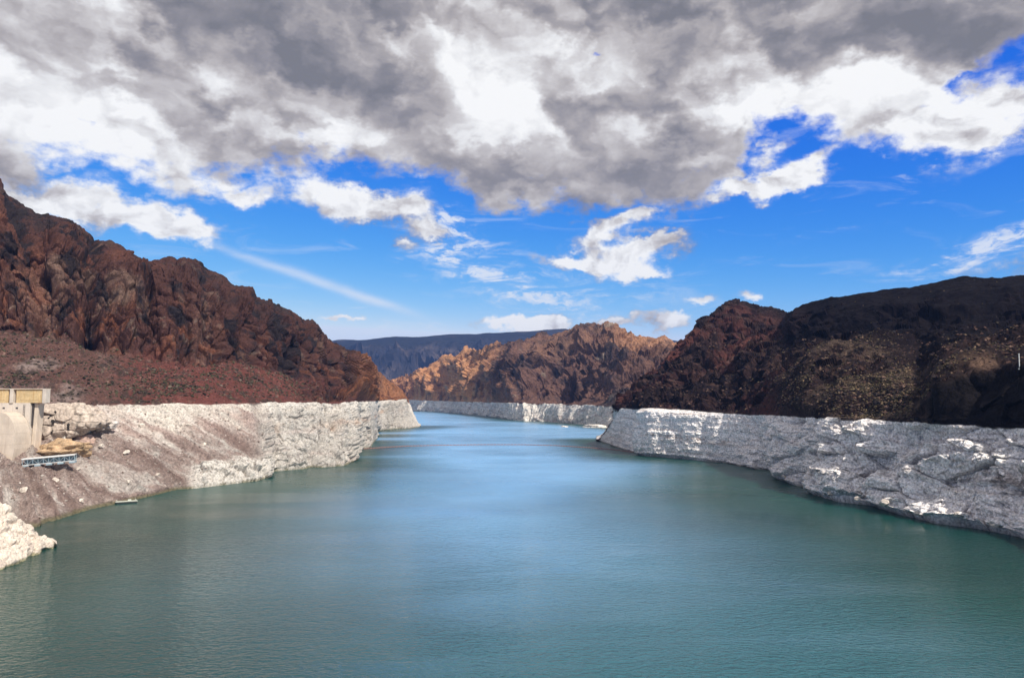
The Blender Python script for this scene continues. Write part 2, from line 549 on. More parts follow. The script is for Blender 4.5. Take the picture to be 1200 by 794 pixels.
# ------------------------------------------------------------------ terrain from contour rails
def interp(keys, px, j):
    k = np.array(keys, float)
    return np.interp(px, k[:, 0], k[:, j])
def rail_points(keys, px):
    if len(keys[0]) == 2:
        return at_water(px, interp(keys, px, 1))
    return at(px, interp(keys, px, 1), interp(keys, px, 2))
def terrain(px, rails, counts, back=(140, 0.55, 380)):
    """rails: list of point arrays from the waterline to the ridge; adds a toe under water and a back slope"""
    W = rails[0]
    nxt = rails[1]
    toe = W.copy()
    out = W - nxt
    out[:, 2] = 0
    out /= np.maximum(np.linalg.norm(out, axis=1, keepdims=True), 1e-6)
    away = -W[:, :2] / np.linalg.norm(W[:, :2], axis=1, keepdims=True)
    toe[:, :2] += away * 14
    toe[:, 2] = -9
    rdg = rails[-1]
    d = rdg[:, :2] / np.linalg.norm(rdg[:, :2], axis=1, keepdims=True)
    b1 = rdg.copy(); b1[:, :2] += d * back[0]; b1[:, 2] = rdg[:, 2] * back[1]
    b2 = rdg.copy(); b2[:, :2] += d * back[2]; b2[:, 2] = -11
    allr = [toe] + rails + [b1, b2]
    cnt = [5] + counts + [10, 6]
    rows, v = [], []
    for k in range(len(allr) - 1):
        for s in range(cnt[k]):
            f = s / cnt[k]
            rows.append(allr[k] * (1 - f) + allr[k + 1] * f)
            v.append(k - 1 + f)          # v = 0 waterline, 1 next rail, ...
    rows.append(allr[-1]); v.append(len(allr) - 2)
    return np.stack(rows, 0).astype(np.float32), np.array(v, np.float32)
def blur(P, v, it, keep=()):
    """softens the creases between rails along the slope, leaving the rows near `keep` alone"""
    w = np.ones(len(v), np.float32)
    for k in keep:
        w = np.minimum(w, np.clip(np.abs(v - k) / 0.22, 0, 1))
    w = w[:, None, None]
    for _ in range(it):
        Q = P.copy()
        Q[1:-1] = (P[:-2] + P[1:-1] * 2 + P[2:]) / 4
        P = P * (1 - w) + Q * w
    return P
def normals(P):
    du = np.gradient(P, axis=1)
    dv = np.gradient(P, axis=0)
    n = np.cross(du, dv)
    n /= np.maximum(np.linalg.norm(n, axis=-1, keepdims=True), 1e-9)
    return n
def soft_normals(P, it=12):
    n = normals(P)
    for _ in range(it):
        n[1:-1] = (n[:-2] + n[1:-1] * 2 + n[2:]) / 4
        n[:, 1:-1] = (n[:, :-2] + n[:, 1:-1] * 2 + n[:, 2:]) / 4
    n /= np.maximum(np.linalg.norm(n, axis=-1, keepdims=True), 1e-9)
    return n
def grid_quads(nr, nc):
    i = np.arange(nr * nc, dtype=np.int32).reshape(nr, nc)
    return np.stack([i[:-1, :-1], i[:-1, 1:], i[1:, 1:], i[1:, :-1]], -1).reshape(-1, 4)
def stretch(P, sx, sy, sz):
    return P * np.array((sx, sy, sz), np.float32)
GRID = {}
def finish(name, P, tone, mat, label, px, smooth=False):
    nr, nc = P.shape[:2]
    o = from_arrays(name, P.reshape(-1, 3), grid_quads(nr, nc), mat, np.clip(tone, 0.003, 0.95).reshape(-1, 3), smooth)
    tag(o, label, kind='structure')
    GRID[name] = P
    return o
def project(P):
    d = P - np.array((0, 0, CAM_Z), np.float32)
    z = d[..., 1] * CP + d[..., 2] * SP
    u = -d[..., 1] * SP + d[..., 2] * CP
    return 600 + F * d[..., 0] / z, 397 - F * u / z
def ground_at(name, px, py):
    """the point of a terrain sheet seen at a bearing"""
    P = GRID[name][5:-16]
    if name not in PROJ:
        PROJ[name] = project(P)
    X, Y = PROJ[name]
    d2 = (X - px) ** 2 + (Y - py) ** 2
    cand = np.argpartition(d2.ravel(), 6)[:6]
    pts = P.reshape(-1, 3)[cand]
    return pts[np.argmin(pts[:, 1])]
PROJ = {}

# ---- the two banks, the mountain across the water, the mesa far behind
WHITE = np.array((0.66, 0.62, 0.57), np.float32)

def left_hill():
    px = np.concatenate([np.arange(-330, -60, 2.0), np.arange(-60, 493.2, 0.6)])
    W = [(-330, 716), (-100, 655), (0, 628), (40, 617), (100, 598), (150, 587), (200, 575), (225, 572), (260, 568), (300, 563), (313, 560), (317, 552),
         (360, 548.5), (405, 545), (411, 543), (415, 538), (418, 528), (431, 525), (440, 517), (444, 505), (460, 502.5), (480, 501.5), (491, 500), (493.5, 499.6)]
    RT = [(-330, 474, 400), (0, 474, 440), (110, 474, 458), (250, 473, 505), (330, 472, 568), (405, 471, 640), (415, 470.5, 690), (431, 470, 830), (440, 469.8, 930), (444, 469.5, 1215),
          (470, 468.6, 1360), (478, 469, 1400), (484, 484, 1375), (491, 497.5, 1325), (493.5, 499, 1318)]
    FT = [(-330, 330, 540), (0, 383, 545), (60, 397, 548), (130, 415, 556), (190, 428, 566), (225, 432, 580), (260, 424, 605), (290, 425, 630), (340, 440, 690), (400, 455, 790), (431, 461, 960),
          (444, 464, 1235), (470, 467, 1375), (478, 468.4, 1410), (484, 483.6, 1380), (491, 497.2, 1330), (493.5, 498.8, 1322)]
    RD = [(-330, 60, 760), (-150, 130, 730), (0, 213, 715), (12, 228, 715), (45, 245, 720), (60, 247, 722), (100, 270, 732), (130, 285, 740), (155, 305, 748), (185, 312, 755), (200, 303, 760), (235, 308, 770), (260, 322, 780),
          (280, 337, 790), (296, 337, 800), (302, 346, 805), (320, 350, 820), (340, 367, 840), (365, 375, 880), (390, 399, 950), (420, 420, 1100), (450, 440, 1290), (470, 457, 1410), (477, 467.5, 1440),
          (484, 483, 1390), (491, 496.8, 1336), (493.5, 498.5, 1326)]
    fy, fd = interp(FT, px, 1), interp(FT, px, 2)
    ry, rd = interp(RD, px, 1), interp(RD, px, 2)
    CT = at(px, ry + (fy - ry) * 0.24, fd + (rd - fd) * 0.36)
    rails = [rail_points(W, px), rail_points(RT, px), rail_points(FT, px), CT, rail_points(RD, px)]
    P, v = terrain(px, rails, [118, 85, 122, 46])
    P = blur(P, v, 30, keep=(0, 1, 4))
    V = v[:, None] + 0 * px[None]
    X = 0 * v[:, None] + px[None]
    N = soft_normals(P)
    tip = sstep(X, 491, 470)                       # calm the displacement where the headland thins out
    far = 1 + 0.9 * sstep(X, 380, 460)
    ring = sstep(V, -0.1, 0.06) * (1 - sstep(V, 0.985, 1.02))
    tal = sstep(V, 1.0, 1.12) * (1 - sstep(V, 1.85, 2.1))
    tal_hd = sstep(X, 330, 400)                    # beyond this the cliff comes down to the ring
    clf = sstep(V, 1.9, 2.15) * (1 - sstep(V, 4.6, 5.2))
    clf = np.maximum(clf, tal * tal_hd)
    tal = tal * (1 - tal_hd)
    rockring = sstep(X, 285, 330)                  # steep rock ring; left of it the gravel bank
    toe_rock = sstep(X, 212, 232) * (1 - sstep(X, 318, 330)) * (1 - sstep(V, 0.20, 0.30))
    # cliffs: buttresses and chutes
    wob = np.stack([fbm(P / 90, 3), fbm(P / 90 + 40, 3), 0 * V], -1) * 14 + fbm(P / 16 + 70, 3)[..., None] * 2.2
    Q = P + wob
    along = np.cumsum(np.gradient(px) * np.interp(px, [-330, 0, 300, 400, 480], [0.75, 0.75, 0.85, 1.05, 1.5]))[None] + 0 * V
    S = np.stack([along + fbm(P / 60 + 7, 3) * 16, P[..., 2], 0 * V], -1).astype(np.float32)
    g1 = ridged(stretch(S, 1 / 80, 1 / 420, 1) + 0.3, 3)
    g2 = ridged(stretch(S, 1 / 30, 1 / 230, 1) + 5.3, 4, 0.6)
    g3 = ridged(stretch(Q, 1 / 10, 1 / 10, 1 / 55) + 9.3, 4, 0.6) - 0.45
    w1, w2_, cid = worley(stretch(Q, 1 / 9, 1 / 9, 1 / 40), tilt=1.2)
    crack = sstep(w2_ - w1, 0.0, 0.22)
    d_c = (0.45 - g1) * 38 + (0.45 - g2) * 11 * (0.5 + sstep(fbm(P / 55 + 19, 2), -0.3, 0.3)) + g3 * 3.4 + fbm(P / 4.5 + 2, 3) * 1.1 + (cid - 0.5) * 4.4 + (crack - 1) * 2.4
    ledge = np.abs(((P[..., 2] + fbm(P / 40, 3) * 14) / 17) % 1 - 0.5)
    d_c += sstep(ledge, 0.1, 0.4) * 0.9
    crest = 1 - 0.72 * np.exp(-((V - 4) / 0.45) ** 2)
    d_c = d_c * crest * (1 - 0.72 * sstep(X, 405, 452))
    d_t = fbm(P / 45, 4) * 5 + ridged(stretch(Q, 1 / 26, 1 / 26, 1 / 60), 3) * 3 + fbm(P / 5, 4) * 1.3
    gul = np.exp(-((X - (300 + (1 - V) * 34)) / 7.0) ** 2) * (V < 1.0)
    fanc = np.stack([(X + (1 - V) * -(90 + 60 * sstep(X, 60, 200))) / 24, V * 1.1, 0 * V], -1) + fbm(P / 30, 3)[..., None] * 0.55
    fan1 = ridged(fanc, 4)
    d_b = fbm(P / 34, 4) * 4.5 + fbm(P / 4, 4) * 0.6 + (fan1 - 0.45) * 5.0 - gul * 5
    b1, b2, bc = worley(stretch(Q + fbm(P / 7 + 5, 3)[..., None] * 2.5, 1 / 12, 1 / 12, 1 / 6), tilt=1.0)
    s1, s2, sc = worley(stretch(P, 1 / 3.6, 1 / 3.6, 1 / 2.8) + 3, tilt=0.8)
    d_r = (bc - 0.5) * 1.7 + (sstep(b2 - b1, 0, 0.2) - 1) * 0.8 * sstep(fbm(P / 20 + 81, 2), -0.1, 0.3) + (sc - 0.5) * 0.9 + fbm(P / 3 + 6, 3) * 0.5 + fbm(P / 18, 4) * 3.2 + (0.45 - ridged(stretch(Q, 1 / 38, 1 / 38, 1 / 200), 3)) * 15
    d_toe = (bc - 0.3) * 3.2 + (sstep(b2 - b1, 0, 0.12) - 1) * 1.1 + (sc - 0.5) * 1.1 + 2.0 + fbm(P / 3 + 6, 3) * 0.6
    d_ring = d_b * (1 - rockring) + d_r * rockring * (0.6 + 0.4 * far)
    d_ring = lerp(d_ring, d_toe, toe_rock)
    d_ring = d_ring * (1 - 0.75 * np.exp(-((X - 438) / 9) ** 2))
    disp = clf * d_c * far ** 0.5 + tal * d_t + ring * d_ring
    disp = disp * tip * (1 - 0.55 * np.exp(-((V - 1) / 0.05) ** 2))
    P2 = P + N * disp[..., None]
    keep = np.exp(-((V - 4) / 0.25) ** 2)
    P2[..., 2] += keep * tip * (fbm(P / 40 + 3, 4) * 4.5 + ridged(P / 12, 3) * 1.2)
    # a straight old water mark: the ring's colour ends at the old level
    n2 = normals(P2)
    lvl = V + fbm(P2 / 6, 3) * 0.004
    # rock colours: black streaks darkest in the chutes, orange towards the tip
    low = fbm(P2 / 120, 4); mid = fbm(P2 / 30 + 4, 4); sm = fbm(P2 / 6 + 8, 4)
    rock = np.zeros(P.shape, np.float32) + np.array((0.068, 0.033, 0.028), np.float32)
    rock = mixc(rock, (0.125, 0.052, 0.036), sstep(low + 0.4 * mid, 0.0, 0.5))
    rock = mixc(rock, (0.175, 0.115, 0.090), sstep(fbm(stretch(P2, 1 / 40, 1 / 40, 1 / 90) + 21, 4), 0.12, 0.42) * 0.8)
    tan = np.maximum(np.exp(-((X - 38) / 30) ** 2 - ((V - 2.45) / 0.35) ** 2), 0.8 * np.exp(-((X - 240) / 20) ** 2 - ((V - 2.4) / 0.4) ** 2))
    rock = mixc(rock, (0.170, 0.092, 0.070), tan * sstep(mid + sm, -0.5, 0.2))
    rock = mixc(rock, (0.165, 0.066, 0.040), sstep(fbm(stretch(Q, 1 / 12, 1 / 12, 1 / 45) + 61.4, 4), 0.05, 0.3) * 0.7 * sstep(V, 2.9, 2.3))
    rock = mixc(rock, (0.22, 0.16, 0.13), sstep(fbm(stretch(Q, 1 / 9, 1 / 9, 1 / 30) + 91.4, 4), 0.22, 0.45) * 0.5 * sstep(V, 3.0, 2.5))
    streak = 0.6 * fbm(stretch(S, 1 / 22, 1 / 170, 1) + 31.4, 3) + 0.55 * fbm(stretch(Q, 1 / 14, 1 / 14, 1 / 60) + 3, 4) + 0.45 * (g1 - 0.5)
    rock = mixc(rock, (0.020, 0.017, 0.020), sstep(streak + 0.25 * sm, 0.0, 0.26) * 0.94)
    rock = mixc(rock, (0.026, 0.022, 0.024), sstep(V, 2.9, 3.5) * 0.75 * sstep(mid, -0.3, 0.4))
    rock = mixc(rock, (0.34, 0.150, 0.075), sstep(X, 395, 445) * 0.85 * sstep(mid + sm * 0.5, -0.6, 0.1))
    tl = np.zeros(P.shape, np.float32) + np.array((0.100, 0.054, 0.046), np.float32)
    tl = mixc(tl, (0.118, 0.042, 0.036), sstep(X + 60 * mid, 110, 190) * 0.9)
    tl = mixc(tl, (0.215, 0.165, 0.150), sstep(mid + 0.5 * low, 0.0, 0.45) * (1 - sstep(X, 60, 150)))
    tl = mixc(tl, (0.045, 0.034, 0.030), sstep(sm + mid * 0.6, 0.02, 0.4) * 0.85)
    tl = mixc(tl, (0.26, 0.17, 0.14), sstep(fbm(P2 / 3 + 33, 3), 0.22, 0.5) * 0.5)
    rg = np.zeros(P.shape, np.float32) + WHITE * 0.66
    rg = mixc(rg, (0.45, 0.39, 0.36), sstep(fbm(stretch(P2, 1 / 50, 1 / 50, 1 / 2.2), 4), 0.0, 0.45) * 0.75)
    rg = mixc(rg, (0.42, 0.26, 0.17), np.exp(-((V - 0.62) / 0.06) ** 2) * sstep(mid, -0.1, 0.3) * rockring * 0.6)
    rg = mixc(rg, WHITE * 0.84, sstep(sm + 0.5 * mid, 0.05, 0.45) * 0.6)
    rg = mixc(rg, WHITE * 0.98, sstep(V, 0.80, 0.9) * 0.6)
    rg = mixc(rg, (0.22, 0.19, 0.18), sstep(fbm(stretch(P2, 1 / 5, 1 / 5, 1 / 9) + 77, 4), 0.15, 0.45) * 0.6)
    fan = fbm(fanc * np.array((1.7, 1.0, 1.0), np.float32) + 4, 5)
    bank = np.zeros(P.shape, np.float32) + np.array((0.365, 0.280, 0.250), np.float32)
    bank = mixc(bank, (0.53, 0.465, 0.425), sstep(fan + 0.25 * sm, -0.05, 0.25))
    bank = mixc(bank, (0.235, 0.165, 0.145), sstep(-fan + 0.3 * mid, 0.10, 0.42) * 0.8)
    bank = mixc(bank, (0.58, 0.535, 0.48), sstep(V + 0.30 * mid + 0.2 * fan, 0.62, 0.92) * sstep(X, 90, 170) * 0.9)
    bank = mixc(bank, (0.30, 0.25, 0.225), gul * 0.8)
    bank = mixc(bank, WHITE * 0.92, sstep(fan + 0.5 * sm + 0.4 * mid, 0.28, 0.6) * 0.85)
    bank = mixc(bank, (0.15, 0.105, 0.09), sstep(0.05 - V + 0.01 * sm, 0.0, 0.035) * 0.6)
    bank = bank * (1 - 0.30 * sstep(V + 0.15 * mid, 0.72, 0.50))[..., None]
    ringc = mixc(bank, rg, rockring)
    toe_c = mixc(np.zeros(P.shape, np.float32) + WHITE * 0.82, (0.26, 0.23, 0.22), (1 - sstep(b2 - b1, 0.0, 0.07)) * 0.6 * sstep(fbm(P / 9 + 81, 2), -0.2, 0.2))
    ringc = lerp(ringc, toe_c, toe_rock[..., None])
    ringc = mixc(ringc, (0.14, 0.13, 0.075), (1 - sstep(P2[..., 2], 0.6, 1.7)) * 0.8)
    upper = mixc(tl, rock, clf)
    tone = mixc(ringc, upper, sstep(lvl, 0.990, 1.002) * sstep(P[..., 2], 38, 41))
    finish('left_canyon_hill', P2, tone, rock_material('canyon_rock_warm', 0.8, 0.8, 0.6, vary=0.4), 'dark red cliff over a pale gravel bank, dam side of the lake', px)
    return dict(P=P2, V=V, X=X, N=n2, tal=tal, ring=ring, rockring=rockring, clf=clf)

def right_hill():
    px = np.concatenate([np.arange(699, 1210, 0.58), np.arange(1210, 1400, 2.0)])
    W = [(699, 516), (703, 517), (720, 523), (735, 528), (750, 532), (760, 534), (800, 537), (850, 542), (880, 549), (897, 552), (908, 557), (930, 566), (945, 571), (960, 579), (985, 587), (1030, 592), (1060, 602),
         (1100, 612), (1150, 618), (1200, 628), (1400, 690)]
    RT = [(699, 515.6, 886), (703, 515, 880), (712, 503, 845), (727, 478, 775), (745, 479, 718), (752, 479.6, 690), (760, 480, 678), (800, 482, 650), (860, 485, 600), (900, 486.5, 545), (920, 487, 498), (945, 488.5, 455), (980, 490, 402),
          (1020, 492, 385), (1060, 494, 352), (1100, 496, 330), (1150, 499, 314), (1200, 500.5, 296), (1400, 509, 235)]
    MD = [(699, 515.2, 888), (703, 514.6, 884), (712, 502, 850), (727, 477, 790), (745, 464, 745), (760, 455, 730), (800, 438, 722), (860, 420, 700), (890, 425, 640), (920, 425, 580), (960, 428, 500), (1000, 430, 470), (1040, 438, 430), (1066, 452, 392),
          (1080, 478, 350), (1092, 466, 338), (1104, 449, 333), (1130, 437, 328), (1170, 431, 322), (1200, 428, 306), (1400, 420, 250)]
    RD = [(699, 514.8, 890), (703, 514, 888), (712, 501, 860), (727, 476, 830), (735, 466, 828), (750, 450, 830), (775, 430, 850), (795, 405, 870), (820, 375, 900), (845, 359, 920), (862, 353, 930), (885, 358, 925), (910, 362, 915), (924, 366, 880), (932, 362, 730),
          (970, 349, 690), (1010, 343, 670), (1060, 335, 650), (1100, 328, 640), (1130, 323, 630), (1155, 325, 620), (1200, 322, 600), (1400, 315, 520)]
    my, mdd = interp(MD, px, 1), interp(MD, px, 2)
    ry, rd = interp(RD, px, 1), interp(RD, px, 2)
    UP = at(px, my + (ry - my) * 0.5, mdd + (rd - mdd) * 0.55)
    rails = [rail_points(W, px), rail_points(RT, px), rail_points(MD, px), UP, rail_points(RD, px)]
    P, v = terrain(px, rails, [128, 88, 70, 54])
    P = blur(P, v, 26, keep=(0, 1, 4))
    V = v[:, None] + 0 * px[None]
    X = 0 * v[:, None] + px[None]
    N = soft_normals(P)
    tip = sstep(X, 700, 735)
    ring = sstep(V, -0.1, 0.05) * (1 - sstep(V, 0.985, 1.03))
    slope = sstep(V, 1.0, 1.15) * (1 - sstep(V, 4.6, 5.2))
    crag = slope * np.maximum(sstep(X, 930, 880), sstep(X, 1080, 1096) * (1 - sstep(V, 1.95, 2.15)))
    wob = np.stack([fbm(P / 70, 3), fbm(P / 70 + 40, 3), fbm(P / 70 + 80, 3)], -1) * 14
    Q = P + wob
    ledges = slope * sstep(fbm(stretch(P, 1 / 60, 1 / 60, 1 / 22) + 55, 3), 0.02, 0.22) * (1 - sstep(V, 3.6, 3.95))
    crag = np.maximum(crag, ledges * 0.85)
    b1, b2, bc = worley(stretch(P + wob * 0.6, 1 / 21, 1 / 21, 1 / 8), tilt=1.1)
    s1, s2, sc = worley(stretch(P + wob * 0.5, 1 / 5.2, 1 / 5.2, 1 / 2.3) + 3, tilt=1.1)
    t1, t2, tc = worley(stretch(P, 1 / 1.9, 1 / 1.9, 1 / 1.2) + 7, tilt=0.8)
    blocky = sstep(X, 850, 900)
    butt = 0.45 - ridged(stretch(Q, 1 / 42, 1 / 42, 1 / 95), 3)
    d_r = butt * lerp(6, 10, blocky) + fbm(P / 18, 4) * 3.2 + blocky * ((bc - 0.5) * 4.6 + (sstep(b2 - b1, 0, 0.10) - 1) * 2.4 * sstep(fbm(P / 25 + 15, 2), -0.25, 0.2)) + (sc - 0.5) * lerp(0.7, 1.5, blocky) + (sstep(s2 - s1, 0, 0.14) - 1) * lerp(0.2, 0.6, blocky) * sstep(fbm(P / 9 + 25, 2), -0.2, 0.25) + fbm(P / 2.6 + 6, 3) * 0.55 + (tc - 0.5) * 0.5 - sstep(t1, 0.42, 0.2) * sstep(fbm(P / 8 + 70, 3), 0.0, 0.35) * 0.5
    shelf = sstep(X, 930, 1000) * (sstep(V, 0.38, 0.26) + 0.7 * sstep(V, 0.72, 0.62))
    strata = (1 - 0.35 * blocky) * (np.abs(((P[..., 2] + fbm(P / 50, 2) * 2) / 6.3) % 1 - 0.5) - 0.25) * 1.5 * (0.4 + 1.2 * sstep(fbm(P / 20 + 5, 3), -0.2, 0.3))
    cave = np.exp(-((X - 899) / 8) ** 2) * sstep(V, 0.95, 0.6) * 7 + np.exp(-((X - 1004) / 9) ** 2) * np.exp(-((V - 0.42) / 0.16) ** 2) * 6 + np.exp(-((X - 950) / 12) ** 2) * sstep(V, 0.22, 0.05) * 5
    toe = sstep(X, 905, 940) * sstep(V, 0.20, 0.06) * 3.0 * (0.4 + sstep(fbm(P / 9 + 44, 3), -0.2, 0.3))
    nose = 8.0 * sstep(X, 748.5, 753) * (1 - sstep(X, 790, 880)) + 5.0 * sstep(X, 903, 909) * (1 - sstep(X, 930, 990)) * sstep(V, 1.0, 0.7)
    d_r += shelf * 3.4 + strata + toe - cave + nose
    d_s = (ridged(stretch(Q, 1 / 120, 1 / 120, 1 / 200), 3) - 0.45) * 20 + fbm(P / 16, 4) * 2.8 + fbm(P / 3.5, 3) * 0.9 + ridged(stretch(Q, 1 / 22, 1 / 22, 1 / 60), 3) * 2.2
    d_s = d_s * (1 - 0.75 * np.exp(-((V - 4) / 0.5) ** 2))
    w1, w2_, cid = worley(stretch(Q, 1 / 12, 1 / 12, 1 / 14) + 11, tilt=1.0)
    d_g = ((0.45 - ridged(stretch(Q, 1 / 60, 1 / 60, 1 / 120), 4)) * 18 + (cid - 0.5) * 4.5 + fbm(P / 6, 4) * 1.6) * (1 - 0.6 * np.exp(-((V - 4) / 0.5) ** 2))
    near = np.clip(P[..., 1] / 600, 0.45, 1.2)
    disp = ring * d_r + slope * (1 - crag) * d_s * near + crag * d_g * near
    disp = disp * tip * (1 - 0.6 * np.exp(-((V - 1) / 0.05) ** 2))
    P2 = P + N * disp[..., None]
    keep = np.exp(-((V - 4) / 0.25) ** 2)
    P2[..., 2] += keep * tip * (fbm(P / 30 + 3, 4) * 3.0 + ridged(P / 9, 3) * 0.9)
    n2 = normals(P2)
    low = fbm(P2 / 90, 4); mid = fbm(P2 / 26 + 4, 4); sm = fbm(P2 / 5 + 8, 4)
    lvl = V + fbm(P2 / 6, 3) * 0.004
    # dark varnished rock with cloud shadow painted in, redder on the knob over the narrows, scree lighter
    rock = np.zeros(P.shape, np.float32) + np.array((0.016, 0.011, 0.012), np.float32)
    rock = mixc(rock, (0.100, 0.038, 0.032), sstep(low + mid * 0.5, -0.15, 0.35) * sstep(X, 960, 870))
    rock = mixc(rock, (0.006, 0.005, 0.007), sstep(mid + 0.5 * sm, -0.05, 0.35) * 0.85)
    rock = mixc(rock, (0.095, 0.055, 0.045), sstep(fbm(P2 / 2.6 + 140, 3), 0.16, 0.42) * 0.5)
    rock = mixc(rock, (0.090, 0.052, 0.044), sstep(fbm(P2 / 18 + 50, 4), 0.12, 0.45) * sstep(X, 930, 860) * 0.7)
    scree = np.exp(-((X - (1035 - 38 * (V - 1.6))) / 95) ** 2) * sstep(V, 2.9, 2.0)
    rock = mixc(rock, (0.125, 0.088, 0.066), np.clip(scree, 0, 1) * sstep(mid + sm * 0.8, -0.15, 0.45) * (1 - 0.6 * ledges) * 0.95)
    rock = mixc(rock, (0.075, 0.040, 0.034), ledges * sstep(sm, -0.1, 0.4) * 0.5)
    rock = mixc(rock, (0.005, 0.004, 0.006), sstep(V, 2.4, 3.0) * 0.88 * sstep(X, 900, 960))  # cloud shadow over the upper slope put into the rock colour
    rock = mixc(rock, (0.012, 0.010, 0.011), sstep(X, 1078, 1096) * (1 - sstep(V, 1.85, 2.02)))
    rock = mixc(rock, (0.20, 0.125, 0.09), sstep(X, 1110, 1150) * np.exp(-((V - 2.03) / 0.07) ** 2) * sstep(mid, -0.2, 0.3))
    rg = np.zeros(P.shape, np.float32) + np.array((0.84, 0.80, 0.785), np.float32)
    rg = mixc(rg, (0.52, 0.445, 0.41), sstep(fbm(stretch(P2, 1 / 60, 1 / 60, 1 / 1.6), 4), 0.0, 0.4) * lerp(0.8, 0.55, blocky))
    rg = mixc(rg, (0.33, 0.22, 0.17), np.exp(-((V - 0.42) / 0.03) ** 2) * (1 - blocky) * sstep(mid, -0.2, 0.3) * 0.7)
    rg = mixc(rg, (0.88, 0.85, 0.82), sstep(sm + mid * 0.4, 0.0, 0.4) * 0.7)
    rg = mixc(rg, (0.34, 0.25, 0.21), np.exp(-((V - 0.5 - 0.1 * mid) / 0.10) ** 2) * sstep(X, 1090, 1170) * sstep(low + sm, -0.2, 0.3) * 0.7)
    rg = mixc(rg, (0.16, 0.15, 0.16), (1 - sstep(s2 - s1, 0.0, 0.07)) * 0.4 * blocky * sstep(sm, -0.1, 0.3))
    rg = mixc(rg, (0.12, 0.115, 0.12), (1 - sstep(b2 - b1, 0.0, 0.05)) * 0.5 * blocky * sstep(mid, -0.1, 0.3))
    rg = mixc(rg, (0.16, 0.15, 0.16), sstep(t1, 0.30, 0.14) * sstep(fbm(P / 8 + 70, 3), 0.0, 0.35) * 0.7 * lerp(0.4, 1.0, blocky))
    rg = mixc(rg, (0.09, 0.09, 0.075), (1 - sstep(P2[..., 2], 0.6, 2.0)) * 0.8)
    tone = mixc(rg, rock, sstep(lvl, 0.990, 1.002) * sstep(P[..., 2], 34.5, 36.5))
    finish('right_canyon_hill', P2, tone, rock_material('canyon_rock_dark', 1.0, 0.9, 0.6, vary=0.5), 'dark varnished slope with cloud shadow painted in, over a tall bleached rock band', px)
    return dict(P=P2, V=V, X=X, N=n2, slope=slope, ring=ring, crag=crag, scree=scree, blocky=blocky)

